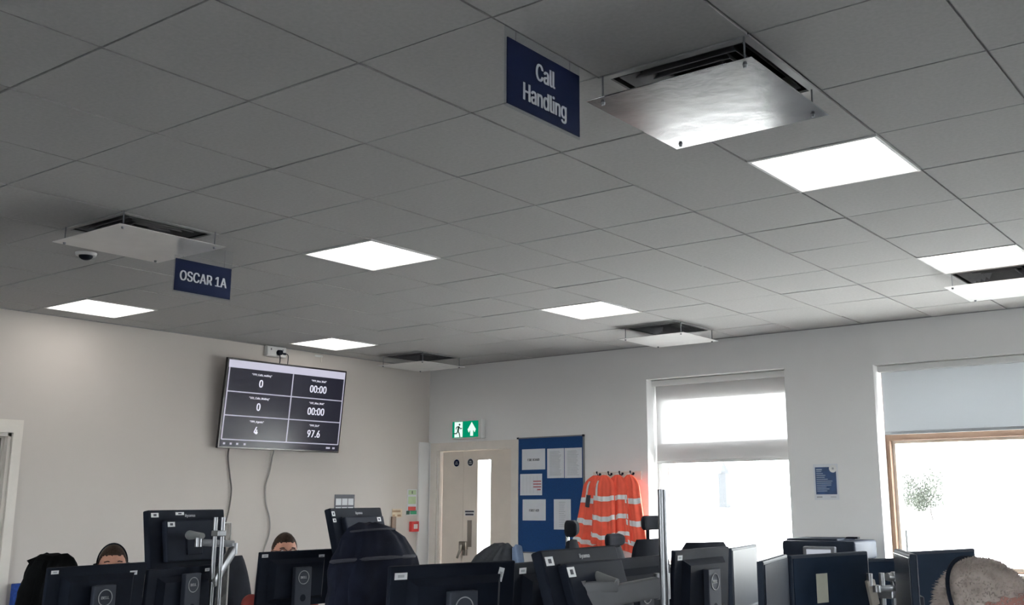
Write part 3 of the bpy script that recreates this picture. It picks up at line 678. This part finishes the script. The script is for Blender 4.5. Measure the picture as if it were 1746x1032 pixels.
touch('black touch monitor back on an arm beside the twin chrome poles', -1.55, 1.956, 1.468, 98, -9, [(-.235, -.0235, .142, .05, .024), (-.06, -.0235, .148, .06, .016), (-.155, -.0585, .085, .05, .026)])
touch('black tilted touch monitor back, half hidden by the hooded navy jacket', -1.15, 2.873, 1.471, 103, -15.5, [(-.255, -.0235, .135, .03, .028), (-.255, -.0235, .095, .03, .022), (.17, -.0585, .085, .04, .026)])
touch('black tilted touch monitor back on an arm left of the tall grey pole', 1.418, 1.604, 1.330, 94, -17.5, [(-.235, -.0235, .128, .052, .032), (-.165, -.0585, .075, .05, .036)])
# arms and poles
def arm(label, px_, py_, ztop, r, twin, segs, joint, rz=0., hub=None):
    t = empty('monitor_arm', (px_, py_, DZ), 0, label, 'monitor arm', 'monitor arms'); h = ztop-DZ
    MB().cyl((0, 0, .012), (0, 0, h), r).build('pole', SILVER, t, True)
    if twin: MB().cyl((twin[0], twin[1], .012), (twin[0], twin[1], h), r).build('pole', SILVER, t, True); MB().box((twin[0]/2, twin[1]/2, h-.085), (abs(twin[0])+2.6*r, abs(twin[1])+2.6*r, .03), .004).build('pole_clip', SILVER, t)
    MB().box((0, 0, .006), (.14, .14, .012), .003).build('base_plate', SILVER, t)
    for k, (a, b_, wd, hh, m) in enumerate(segs):
        a = Vector(a)-Vector((px_, py_, DZ)); b_ = Vector(b_)-Vector((px_, py_, DZ)); d = b_-a
        q = d.to_track_quat('X', 'Z').to_matrix().to_4x4()
        MB().box((d.length/2, 0, 0), (d.length, wd, hh), min(wd, hh)*.25).build('arm_beam', m, t, True, M=Matrix.Translation(a) @ q)
        MB().cyl(a-Vector((0, 0, hh*.62)), a+Vector((0, 0, hh*.62)), wd*.62).build('pivot', SILVER, t, True)
    jn = Vector(joint[0])-Vector((px_, py_, DZ)); je = Vector(joint[1])-Vector((px_, py_, DZ))
    MB().tube([jn, jn.lerp(je, .5), je], [.016, .02, .026], 14).build('ball_joint', mat('joint_grey', (.34, .35, .35), .4, .5), t, True)
    return t
ARMG = mat('arm_grey_paint', (.17, .175, .19), .45, .3, var=.05)
arm('twin chrome pole with silver arm holding the leftmost touch monitor', -1.165, 1.868, 1.429, .011, (.034, .022),
    [((-1.275, 1.846, 1.296), (-1.238, 2.05, 1.281), .03, .038, ARMG), ((-1.238, 2.05, 1.255), (-1.165, 1.868, 1.08), .035, .05, SILVER)], ((-1.25, 1.85, 1.33), (-1.455, 1.915, 1.33)))
arm('short silver pole with arm behind the hooded navy jacket', -.80, 2.86, 1.30, .016, None,
    [((-.82, 2.86, 1.275), (-.965, 2.745, 1.289), .04, .05, SILVER)], ((-.93, 2.75, 1.335), (-1.07, 2.845, 1.345)))
T9 = arm('tall grey pole with jointed arm carrying the tilted touch monitor', 1.673, 1.795, 1.544, .0165, None,
    [((1.655, 1.81, 1.185), (1.485, 1.513, 1.142), .05, .075, ARMG), ((1.485, 1.51, 1.19), (1.57, 1.63, 1.193), .035, .042, ARMG)], ((1.575, 1.62, 1.205), (1.475, 1.625, 1.22)))
MB().cyl((-.014, .052, .012), (-.014, .052, .53), .005, n=10).build('cable_tube', ARMG, T9, True)
arm('short chrome pole top beside the blank monitor with cream note', 1.867, 2.60, 1.180, .022, (.05, .03), [((1.867, 2.60, 1.10), (1.98, 2.72, 1.10), .03, .035, ARMG)], ((1.90, 2.62, 1.15), (1.95, 2.66, 1.17)))
arm('grey monitor arm with flat brackets left of the grey-haired man', 2.215, 2.63, 1.206, .012, (.03, .05), [((2.20, 2.60, 1.145), (2.262, 2.715, 1.145), .03, .022, DGREYM), ((2.18, 2.585, 1.18), (2.19, 2.60, 1.08), .02, .04, mat('bracket_beige', (.36, .33, .29), .5)), ((2.25, 2.68, 1.19), (2.262, 2.70, 1.09), .02, .03, DARK)], ((2.23, 2.65, 1.19), (2.30, 2.80, 1.17)))
screenmon('dark monitor between the cream note monitor and the wide window frame', 1.96, 3.40, 1.222, 52)
screenmon('slim monitor edge-on, whitened by glare, left of the dark monitor by the grey-haired man', 2.475, 2.114, 1.318, -64, W_=.41, m=mat('screen_glare_gloss', (.04, .045, .055), .2, spec=.4))
# acrylic divider behind the leftmost touch monitor
t = empty('perspex_divider', (-1.655, 2.06, DZ), R(95), 'grey see-through divider sheet behind the leftmost touch monitor', 'divider')
MB().box((.0, 0, .355), (.60, .006, .60)).build('sheet', PERSPEX, t)
MB().frame(-.303, .303, .05, .66, .005, -.004, .004, 'lrt').build('edge', mat('perspex_edge', (.72, .71, .69), .3), t)
for s in (-1, 1): MB().box((s*.22, 0, .04), (.05, .05, .08), .003).build('foot', WHITE, t)
# ------------------------------------------------------------------ office chairs (face local +x)
def chair(label, x, y, rz, back_top, head_top=None, frame=None, back_w=.46, stalk=None):
    t = empty('office_chair', (x, y, 0), R(rz), label, 'chair', 'office chairs')
    fm = frame or BLACK
    for k in range(5):
        a = R(72*k+20); c, s = math.cos(a), math.sin(a)
        l = MB().tube([(0.03*c, .03*s, .10), (.30*c, .30*s, .075)], [.024, .015], 10); l = l.build('leg', fm, t, True)
        MB().cyl((.30*c-.018*s, .30*s+.018*c, .03), (.30*c+.018*s, .30*s-.018*c, .03), .03, n=16).build('caster', BLACK, l, True)
    MB().cyl((0, 0, .08), (0, 0, .40), .028).build('column', CHROME, t, True)
    MB().box((0, 0, .455), (.48, .49, .08), .03, seg=3).build('seat', CHAIRF, t, True)
    zb0 = .56; hb = back_top-zb0
    def bs(u, v, d):  # curved back cushion
        yy = (u-.5)*back_w*(.86+.14*math.sin(math.pi*min(1, v*1.1))); xx = -.23-.10*v+.05*math.cos((u-.5)*2.2)-d
        return (xx, yy, zb0+hb*v)
    rings = []
    for j in range(17):
        v = j/16; e = (1-abs(2*v-1)**6)*.5+.5
        th = .03*e; rings.append([bs(.5+(i/14-.5)*(e*.5+.5), v, -th*(1-abs(2*i/14-1)**4)) for i in range(15)]+[bs(.5+(i/14-.5)*(e*.5+.5), v, th) for i in range(14, -1, -1)])
    MB().loft(rings).build('backrest', CHAIRF, t, True)
    MB().tube(smooth_pts([(-.02, 0, .40), (-.22, 0, .40), (-.285, 0, .50), (-.31, 0, .75)]), .022, 10).build('back_stem', fm, t, True)
    for s in (-1, 1):
        a = MB().tube(smooth_pts([(.0, s*.22, .43), (.0, s*.285, .47), (-.02, s*.285, .62)]), .015, 10).build('arm_support', fm, t, True)
        MB().box((.0, s*.285, .645), (.25, .07, .03), .012).build('armrest', BLACK, t, True)
    if head_top:
        h = MB(); rings = []
        hb2 = .085
        for j in range(11):
            v = j/10; e = (1-abs(2*v-1)**4)*.35+.65
            ring = []
            for i in range(24):
                q = 2*math.pi*i/24; yy = .14*e*math.cos(q); xx = .032*e*math.sin(q)+.06*(yy/.14)**2*.6
                ring.append((-.30+xx, yy, head_top-hb2+hb2*v))
            rings.append(ring)
        hr = h.loft(rings).build('headrest', CHAIRF, t, True)
        MB().cyl((-.315, 0, back_top-.08), (-.315, 0, head_top-.04), .011, n=12).build('headrest_stalk', stalk or BLACK, hr, True)
    return t
chair('black office chair with small headrest on a chrome stalk by the blue board', .67, 3.11, 32, 1.298, 1.402, stalk=CHROME)
chair('black office chair with low headrest in front of the orange jackets', .07, 4.38, 10, 1.20, 1.287)
chair('black office chair with wide headrest between the orange jackets and the grey pole', .63, 3.92, 2, 1.275, 1.414)
chair('black office chair top rising behind the lit monitor, below the narrow window', .45, 4.72, -30, 1.222)
chair('black office chair holding the hooded navy jacket', .10, 1.81, 180, 1.12)
chair('black office chair under the pale blue lined jacket', .16, 2.45, 180, 1.10)
chair('black office chair the headset man sits on, draped in black', -2.41, 1.92, 0, 1.12)
chair('black chair with silver frame the red-shirted man sits on', -2.02, 2.90, 15, 1.155, frame=SILVER)
chair('black office chair the grey-haired man sits on', 3.30, .46, 180, 1.02)
# ------------------------------------------------------------------ jackets draped over chair backs
def drape(label, x, y, rz, secs, m, seed, rim=None, cat='jacket', p=2.6, sleeves=True, extra=None):
    t = empty('draped_jacket', (x, y, secs[0][0]), R(rz), label, cat); z0 = secs[0][0]; rr = random.Random(seed); ph = [rr.uniform(0, 6.28) for _ in range(4)]
    n = 56; rings = []
    # densify the given sections (z, cx, cy, depth, width)
    def at(v):
        k = min(int(v), len(secs)-2); f = v-k; f = f*f*(3-2*f)*.4+f*.6
        return [secs[k][q]*(1-f)+secs[k+1][q]*f for q in range(5)]
    M_ = (len(secs)-1)*5
    for j in range(M_+1):
        z, cx, cy, a, b = at(j/5*.99999)
        e = ell(cx, cy, z-z0, a, b, n, p); top = j/M_
        ring = []
        for k, (ex, ey, ez) in enumerate(e):
            q = 2*math.pi*k/n; w_ = (.010*math.sin(q*7+ph[0]+ez*4)+.007*math.sin(q*13+ph[1]-ez*9)+.006*math.sin(ez*38+ph[2]+q*2))*(1-top*.6)
            d = Vector((ex-cx, ey-cy)); d = d.normalized()*w_ if d.length else d
            ring.append((ex+d.x, ey+d.y, ez+.006*math.sin(q*3+ph[3])))
        rings.append(ring)
    MB().loft(rings).build('body', m, t, True)
    if rim:
        for (z, cx, cy, a, b, sag, rad) in rim:
            pts = [(cx+a*math.cos(q), cy+b*math.sin(q), z-z0+sag*math.cos(q)*-1) for q in [2*math.pi*k/40 for k in range(41)]]
            MB().tube(pts, rad, 8, False).build('seam', extra or m, t, True)
    if sleeves:
        for s in (-1, 1):
            b = secs[-3]; w_ = b[4]
            MB().tube(smooth_pts([(b[1], b[2]+s*w_*.75, b[0]-z0-.03), (b[1]-.02, b[2]+s*(w_+.02), b[0]-z0-.18), (b[1]-.01, b[2]+s*(w_+.045), b[0]-z0-.40), (b[1]+.02, b[2]+s*(w_+.03), max(.03, b[0]-z0-.60))]), [.06]*8+[.055]*8+[.05]*9, 14).build('sleeve', m, t, True)
    return t
SEAM = mat('navy_seam', (.03, .032, .045), .8, var=.1)
drape('navy hooded jacket draped over an office chair, hood peaked at the top', -.02+.16, 1.80, 180,
      [(.62, .02, 0, .10, .24), (.90, .02, 0, .11, .245), (1.08, .02, 0, .12, .25), (1.20, .02, 0, .12, .235), (1.255, .02, 0, .122, .22), (1.30, .02, .0, .115, .185), (1.345, .02, .01, .10, .155), (1.385, .02, .03, .07, .105), (1.408, .02, .045, .03, .045)],
      CLOTHN, 3, rim=[(1.245, .02, 0, .13, .232, .012, .009), (1.372, .02, .022, .083, .125, .010, .005)], extra=SEAM)
drape('charcoal jacket with pale blue sleeve over a chair in front of the double door', .20+.12, 2.45, 180,
      [(.62, .02, 0, .08, .21), (.95, .02, 0, .085, .21), (1.10, .02, 0, .085, .20), (1.18, .02, 0, .08, .17), (1.235, .02, -.02, .07, .125), (1.27, .02, -.045, .055, .085), (1.292, .02, -.06, .03, .04)], CLOTHG, 8, sleeves=False)
t = empty('draped_scarf', (.30, 2.45, 1.0), R(180), 'pale blue garment strip hanging over the right of the charcoal jacket', 'garment')
MB().sheet(lambda u, v: (-.075-.03*math.sin(v*2.2)-.006*math.sin(u*9+v*5), -.135+.085*u+.035*v, .275-.30*v+.015*math.sin(u*3.1)), 10, 20).build('cloth', CLOTHB, t, True)
drape('black coat draped over a chair at far left with a pointed collar', -2.30, 1.60, 20,
      [(.58, 0, 0, .09, .185), (.90, 0, .01, .095, .178), (1.05, 0, .02, .095, .165), (1.12, 0, .02, .09, .15), (1.165, 0, .02, .085, .138), (1.195, 0, .02, .078, .118), (1.218, 0, .02, .056, .08)], CLOTHK, 12, p=3)
t = empty('coat_collar', (-2.44, 1.63, 1.10), 0, 'pointed black collar flap sticking out left of the draped coat', 'collar')
b = MB(); pts = [Vector(p)-Vector((-2.44, 1.63, 1.10)) for p in ((-2.528, 1.585, 1.177), (-2.45, 1.66, 1.222), (-2.36, 1.68, 1.20), (-2.38, 1.68, 1.10), (-2.484, 1.61, 1.12))]; of = Vector((.012, -.016, .004))
b.loft([[p-of for p in pts], [p+of for p in pts]]); b.build('flap', CLOTHK, t)
# ------------------------------------------------------------------ people
def head_pt(d, s=1.0, grow=0.):
    x, y, z = d
    px, py, pz = x*.099, y*.077, z*.118
    if z < 0:
        k = min(1, -z/.9); py *= 1-.34*k*k; px = px*(1-.10*k)+.012*k if x > 0 else px*(1-.30*k)
    if x < 0 and z > -.3: px *= 1.06
    if x > 0:
        g = lambda cy, cz, sy, sz: math.exp(-((py-cy)/sy)**2-((pz-cz)/sz)**2)
        f = x**2
        px += f*(.026*g(0, -.030, .011, .016)+.014*g(0, -.008, .008, .022)+.006*g(0, .024, .045, .010)-.010*(g(.031, .004, .016, .011)+g(-.031, .004, .016, .011)) + .007*g(0, -.066, .024, .006)+.006*g(0, -.078, .020, .006)-.003*g(0, -.072, .024, .003)+.008*g(0, -.105, .02, .016))
    v = Vector((px, py, pz)); v += v.normalized()*grow
    return v*s
def head_into(mb, M, s=1.):
    n, m_ = 40, 30; rings = []
    for j in range(1, m_):
        th = math.pi*j/m_; rings.append([M @ head_pt((math.sin(th)*math.cos(2*math.pi*k/n), math.sin(th)*math.sin(2*math.pi*k/n), -math.cos(th)), s) for k in range(n)])
    mb.loft(rings)
    for sd in (-1, 1):
        mb.ball((0, 0, 0), 1., 12, (.019*s, .008*s, .031*s), M @ Matrix.Translation((-.004*s, sd*.078*s, -.008*s)) @ Matrix.Rotation(R(sd*-18), 4, 'Z'))
def remesh(mb, name, m, parent, vox=.007, it=3):
    o = mb.build('tmp_'+name, m); md = o.modifiers.new('r', 'REMESH'); md.mode = 'VOXEL'; md.voxel_size = vox; md.use_smooth_shade = True
    if it: s = o.modifiers.new('s', 'SMOOTH'); s.iterations = it; s.factor = .5
    me = bpy.data.meshes.new_from_object(o.evaluated_get(bpy.context.evaluated_depsgraph_get())); old = o.data
    bpy.data.objects.remove(o); bpy.data.meshes.remove(old)
    me.name = name; me.materials.clear(); me.materials.append(m)
    o = bpy.data.objects.new(name, me); COL.objects.link(o); o.parent = parent; return o
def limbtube(mb, pts, rad): mb.capsule([Vector(p) for p in pts], rad, 14)
def hand_into(mb, wrist, fwd, side):   # wrist point, forward dir (xy), side +1 left / -1 right
    f = Vector((fwd[0], fwd[1], 0)).normalized(); l = Vector((-f.y, f.x, 0)); W_ = Vector(wrist); up = Vector((0, 0, 1))
    rings = []
    for k, (d, w_, h_) in enumerate(((-.01, .027, .02), (.03, .036, .016), (.07, .042, .014), (.09, .040, .012))):
        c = W_+f*d; rings.append([c+l*(w_*math.cos(q))+up*(h_*math.sin(q)) for q in [2*math.pi*i/16 for i in range(16)]])
    mb.loft(rings)
    for k, (off, L) in enumerate(((.031, .068), (.011, .078), (-.011, .073), (-.030, .056))):
        b = W_+f*.082+l*(off*side*-1)
        mb.capsule([b, b+f*L*.45+up*.006, b+f*L*.78-up*.008, b+f*L*.93-up*.024], [.0095, .009, .008, .007], 10)
    tb = W_+f*.028+l*(side*-.034)
    mb.capsule([tb, tb+f*.03+l*(side*-.022)-up*.006, tb+f*.06+l*(side*-.026)-up*.012], [.012, .010, .008], 10)
def person(label, x, y, rz, headc, skin, hairm, shirt, pitch=0., yaw=0., glasses=False, hair='short', lean=0., drop=.275):
    t = empty('person', (x, y, 0), R(rz), label, 'person')
    hc = Vector(headc); MH = Matrix.Translation(hc) @ Matrix.Rotation(R(yaw), 4, 'Z') @ Matrix.Rotation(R(pitch), 4, 'Y')
    zs = hc.z-drop; cx = hc.x-.05-lean
    sec = [(0, .47, .11, .16), (.0, .56, .125, .185), (cx*.3, .68, .115, .165), (cx*.6, .80, .12, .165), (cx*.85, zs-.12, .125, .18), (cx, zs-.04, .115, .185), (cx, zs+.03, .095, .165), (cx+.005, zs+.075, .06, .085), (cx+.012, zs+.105, .056, .058), ((cx+hc.x)/2, hc.z-.085, .055, .055), (hc.x-.01, hc.z-.03, .05, .05)]
    b = MB(); b.loft([ell(a, 0, z, p_, q, 28, 2.3) for a, z, p_, q in sec]); head_into(b, MH)
    sh, el, wr = {}, {}, {}
    for s in (-1, 1):
        sh[s] = Vector((cx, s*.185, zs-.01)); el[s] = Vector((cx+.07, s*.245, zs-.27)); wr[s] = Vector((cx+.31, s*.13, max(.765, zs-.20)))
        limbtube(b, [sh[s], sh[s].lerp(el[s], .5), el[s]], [.056, .050, .041]); limbtube(b, [el[s], el[s].lerp(wr[s], .35), wr[s]], [.041, .042, .026])
        d = wr[s]-el[s]; hand_into(b, wr[s], (d.x, d.y), s)
        limbtube(b, [(.02, s*.09, .53), (.26, s*.11, .54), (.44, s*.11, .53)], [.085, .075, .06]); limbtube(b, [(.44, s*.11, .51), (.42, s*.11, .3), (.40, s*.11, .09)], [.06, .054, .036])
        limbtube(b, [(.38, s*.11, .06), (.48, s*.12, .045), (.58, s*.125, .04)], [.042, .042, .034])
    body = remesh(b, 'body', skin, t)
    c = MB(); c.loft([ell(a, 0, z, p_+.014, q+.014, 28, 2.3) for a, z, p_, q in sec[:7]]+[ell(cx, 0, zs+.055, .075, .11, 28, 2.2)])
    for s in (-1, 1): limbtube(c, [sh[s], sh[s].lerp(el[s], .35), sh[s].lerp(el[s], .62)], [.066, .062, .057])
    remesh(c, 'shirt', shirt, t, .009)
    c = MB(); c.loft([ell(a, 0, z, p_+.018, q+.018, 28, 2.3) for a, z, p_, q in sec[:2]])
    for s in (-1, 1): limbtube(c, [(.02, s*.09, .53), (.26, s*.11, .54), (.44, s*.11, .53)], [.097, .088, .073]); limbtube(c, [(.44, s*.11, .51), (.42, s*.11, .3), (.40, s*.11, .13)], [.073, .068, .058])
    remesh(c, 'trousers', CLOTHN, t, .009)
    for s in (-1, 1):
        c = MB(); limbtube(c, [(.37, s*.11, .055), (.48, s*.12, .045), (.585, s*.125, .042)], [.052, .05, .040]); c.build('shoe', BLACK, t, True)
        MB().ball((0, 0, 0), .0125, 14, M=MH @ Matrix.Translation((.079, s*.031, .004))).build('eye', mat('eye_white', (.7, .68, .66), .2), t, True)
        MB().ball((0, 0, 0), .006, 10, M=MH @ Matrix.Translation((.0895, s*.031, .004))).build('iris', mat('iris_dark', (.03, .02, .015), .2), t, True)
        MB().tube([MH @ Vector(q) for q in ((.092, s*.014, .024), (.091, s*.032, .029), (.079, s*.05, .024))], .0035, 6).build('eyebrow', hairm, t, True)
    # hair cap
    def hz(d):
        x, y, z = d
        front = .50 if x > .55 else (.50-(.55-x)*1.1 if x > 0 else -.06-.22*(-x))
        if hair == 'crop' and x < 0: front = .02
        return z-front
    h = MB(); n, m_ = 56, 44; grid = []
    rr = random.Random(5)
    for j in range(m_+1):
        th = math.pi*.78*j/m_; row = []
        for k in range(n):
            d = (math.sin(th)*math.cos(2*math.pi*k/n), math.sin(th)*math.sin(2*math.pi*k/n), math.cos(th)); q = hz(d)+rr.uniform(-.035, .035)
            g_ = max(-.012, min(1, q/.22))*(.006 if hair == 'short' else .004)-(.012 if q < 0 else 0)+rr.uniform(-.0010, .0010)
            row.append(MH @ head_pt(d, 1., g_))
        grid.append(row)
    h.loft(grid[1:]); h.build('hair', hairm, t, True)
    if glasses:
        g_ = MB()
        for s in (-1, 1):
            g_.tube([MH @ Vector((.100-.18*abs(math.cos(q)*.024+.031-.031)*.0, s*.031+.024*math.cos(q), .003+.018*math.sin(q))) for q in [2*math.pi*k/20 for k in range(21)]], .0022, 6, False)
            g_.tube([MH @ Vector((.099, s*.055, .008)), MH @ Vector((.05, s*.080, .010)), MH @ Vector((-.01, s*.084, .004))], .002, 6)
        g_.tube([MH @ Vector((.101, -.008, .006)), MH @ Vector((.101, .008, .006))], .0022, 6); g_.build('glasses', BLACK, t, True)
    return t, MH
def headset(label, x, y, rz, MH, hw=.083, mic=1):
    t = empty('headset', (x, y, 0), R(rz), label, 'headset')
    MB().tube([MH @ Vector((-.012, hw*1.03*math.cos(q), .118*math.sin(q)+.010 if math.sin(q) > 0 else -.01)) for q in [math.pi*k/24 for k in range(25)]], .0042, 8).build('headband', BLACK, t, True)
    for s in (-1, 1):
        MB().cyl(MH @ Vector((-.006, s*(hw-.003), -.012)), MH @ Vector((-.006, s*(hw+.02), -.014)), .030, .026, 20).build('ear_cup', BLACK, t, True)
    MB().tube(smooth_pts([MH @ Vector((.0, mic*(hw+.012), -.025)), MH @ Vector((.05, mic*(hw+.01), -.06)), MH @ Vector((.095, mic*.045, -.078))]), .003, 8).build('microphone_boom', BLACK, t, True)
    return t
p1, MH = person('seated person with brown hair and headset behind the leftmost monitor', -2.30, 1.98, -28, (.03, 0, 1.140), SKIN, HAIRD, CLOTHK)
headset('black headset worn by the seated brown-haired person at left', -2.30, 1.98, -28, MH)
p2, MH = person('seated person with cropped dark hair and glasses in a dark red shirt', -1.90, 2.945, -22, (.03, 0, 1.190), SKIN, HAIRD, REDT, glasses=True, yaw=-4, drop=.315)
p3, MH3 = person('grey-haired person with headset bending forward at lower right', 3.155, .45, 180, (-.045, 0, 1.268), SKINR, HAIRW, CLOTHN, pitch=30, yaw=-32, hair='crop', lean=.02)
headset('dark headset worn by the grey-haired person at lower right', 3.155, .45, 180, MH3)
# cropped grey hair: fine clumps over the scalp, longer at the fringe
rr = random.Random(21); b = MB()
for k in range(7500):
    z = rr.uniform(-.35, 1); a = rr.uniform(0, 2*math.pi); q = math.sqrt(max(0, 1-z*z)); d = (q*math.cos(a), q*math.sin(a), z)
    front = .42 if d[0] > .6 else (.42-(.6-d[0])*1.0 if d[0] > 0 else -.06-.22*(-d[0]))
    if d[0] < 0: front = .02
    if z < front+rr.uniform(-.30, .03): continue
    if d[0] < -.2 and rr.random() < .35: continue
    o = head_pt(d, 1., .002); nrm = Vector(d); L = rr.uniform(.003, .007)
    if d[0] > .35: L = rr.uniform(.010, .020)
    elif d[0] > .1: L = rr.uniform(.006, .012)
    dv = (nrm+Vector((.55 if d[0] > .1 else -.5, rr.uniform(-.35, .35), -.25 if d[0] > .5 else -.1))+Vector([rr.uniform(-.22, .22) for _ in range(3)])).normalized()
    p0 = MH3 @ o; p1_ = MH3 @ (o+dv*L)
    b.tube([p0, p0.lerp(p1_, .55)+Vector((0, 0, .001)), p1_], [.0011, .0008, .0002], 3, False)
b.build('hair_tufts', HAIRW, p3, True)
# ------------------------------------------------------------------ floor-standing printer by the back wall
t = empty('office_printer', (.33, 6.72, 0), 0, 'dark floor-standing office copier with a lit control screen between the windows', 'printer')
PB = mat('copier_blue_black', (.014, .020, .034), .6, var=.08, spec=.15)
MB().box((0, 0, .46), (.58, .52, .84), .012).build('body', mat('copier_grey', (.30, .31, .33), .45), t)
for k in range(3): d = MB().box((0, -.265, .17+.2*k), (.54, .02, .18), .006).build('paper_drawer', GREYP, t); MB().box((0, -.277, .22+.2*k), (.2, .012, .02), .004).build('drawer_handle', DARK, d)
MB().box((0, 0, .955), (.62, .52, .13), .015).build('scanner_deck', PB, t)
MB().box((-.0, .02, 1.105), (.62, .50, .15), .022, seg=3).build('document_feeder', PB, t, True)
MB().box((-.08, .04, 1.185), (.44, .40, .022), .008).build('feeder_tray', PB, t)
MB().box((.19, .05, 1.198), (.10, .05, .016), .004).build('tray_guide', BLACK, t)
cp = MB().box((.04, -.285, 1.075), (.27, .05, .13), .012, seg=3, M=None).build('control_panel', GREYP, t, True)
MB().box((.04, -.312, 1.075), (.205, .004, .085), .002).build('touch_screen', scr('copier_screen', (.05, .05, .06), (.42, .45, .50), 1.), cp)
MB().box((.245, -.255, 1.055), (.10, .03, .05), .006).build('side_keypad', mat('keypad_grey', (.20, .22, .25), .7, spec=.1), t)
for sx in (-1, 1):
    for sy in (-1, 1): MB().cyl((sx*.24, sy*.2, 0), (sx*.24, sy*.2, .045), .03, n=14).build('foot', BLACK, t)
# ------------------------------------------------------------------ outside
struct(MB().box((0, 300, -.55), (1400, 584, .3)).build('ground_outside', mat('pale_ground', (.80, .795, .78), .9, var=.1, vscale=.2)))
struct(MB().box((0, -150, -.55), (700, 289, .3)).build('ground_front', mat('low_bounce_ground', (.07, .07, .075), .95, var=.15, vscale=.5)))  # unseen ground, made dark so little daylight bounces up to the ceiling
LEAF = mat('spring_leaves', (.019, .0235, .0165), .9, var=.12); BARK = mat('bare_bark', (.020, .017, .0165), .9, var=.1)
def tree(label, x, y, h, spread, seed, leaves):
    rr = random.Random(seed); t = empty('bare_tree', (x, y, -.4), 0, label, 'tree')
    b = MB(); tips = []
    def br(p, d, L, r, k):
        q = p+d*L; b.tube([p, p.lerp(q, .5)+Vector([rr.uniform(-.05, .05)*L for _ in range(3)]), q], [r, r*.85, r*.7], 6)
        tips.append(q)
        if k:
            for _ in range(3 if k > 1 else 4):
                nd = (d+Vector((rr.uniform(-1, 1)*spread, rr.uniform(-1, 1)*spread, rr.uniform(-.2, .7)))).normalized(); br(q, nd, L*rr.uniform(.6, .82), r*.62, k-1)
    br(Vector((0, 0, 0)), Vector((rr.uniform(-.2, .2), 0, 1)).normalized(), h*.28, h*.014, 4)
    b.build('branches', BARK, t, True)
    f = MB()
    for k in range(leaves):
        p = rr.choice(tips)+Vector([rr.gauss(0, h*.09) for _ in range(3)]); p.z = max(.1, p.z*rr.uniform(.35, 1.05)); s = h*rr.uniform(.007, .017)
        a = Vector([rr.gauss(0, 1) for _ in range(3)]).normalized(); c = a.orthogonal().normalized()
        v = [f.bm.verts.new(q) for q in (p-a*s, p+c*s*.7, p+a*s, p-c*s*.7)]; f.bm.faces.new(v)
    if leaves: tag(f.build('foliage', LEAF, t), kind='stuff')
    return t
tree('large pale budding tree outside the wide window', -26, 96, 6.0, 1.15, 4, 6500)
tree('low pale bush at the foot of the budding tree outside', -27.5, 97, 3.6, 1.35, 11, 4200)
tree('faint bare tree outside the narrow window, right of the tower', -53, 117, 4.6, 1.0, 17, 500)
tree('tiny faint bare tree outside the narrow window, left of the tower', -58.5, 113.6, 2.8, .8, 23, 150)
t = empty('distant_tower', (-132, 261, -.4), 0, 'faint pale blue tower with pointed cap seen through the narrow window', 'tower')
TWM = mat('hazy_tower', (.0165, .0182, .0212), .9, var=.05, vscale=.4)
MB().box((0, 0, 4.6), (2.3, 2.3, 9.2)).build('shaft', TWM, t); MB().loft([ell(0, 0, 9.2, 1.5, 1.5, 8), ell(0, 0, 9.7, 1.5, 1.5, 8), ell(0, 0, 11.6, .5, .5, 8), ell(0, 0, 12.6, .06, .06, 8)]).build('cap', TWM, t)
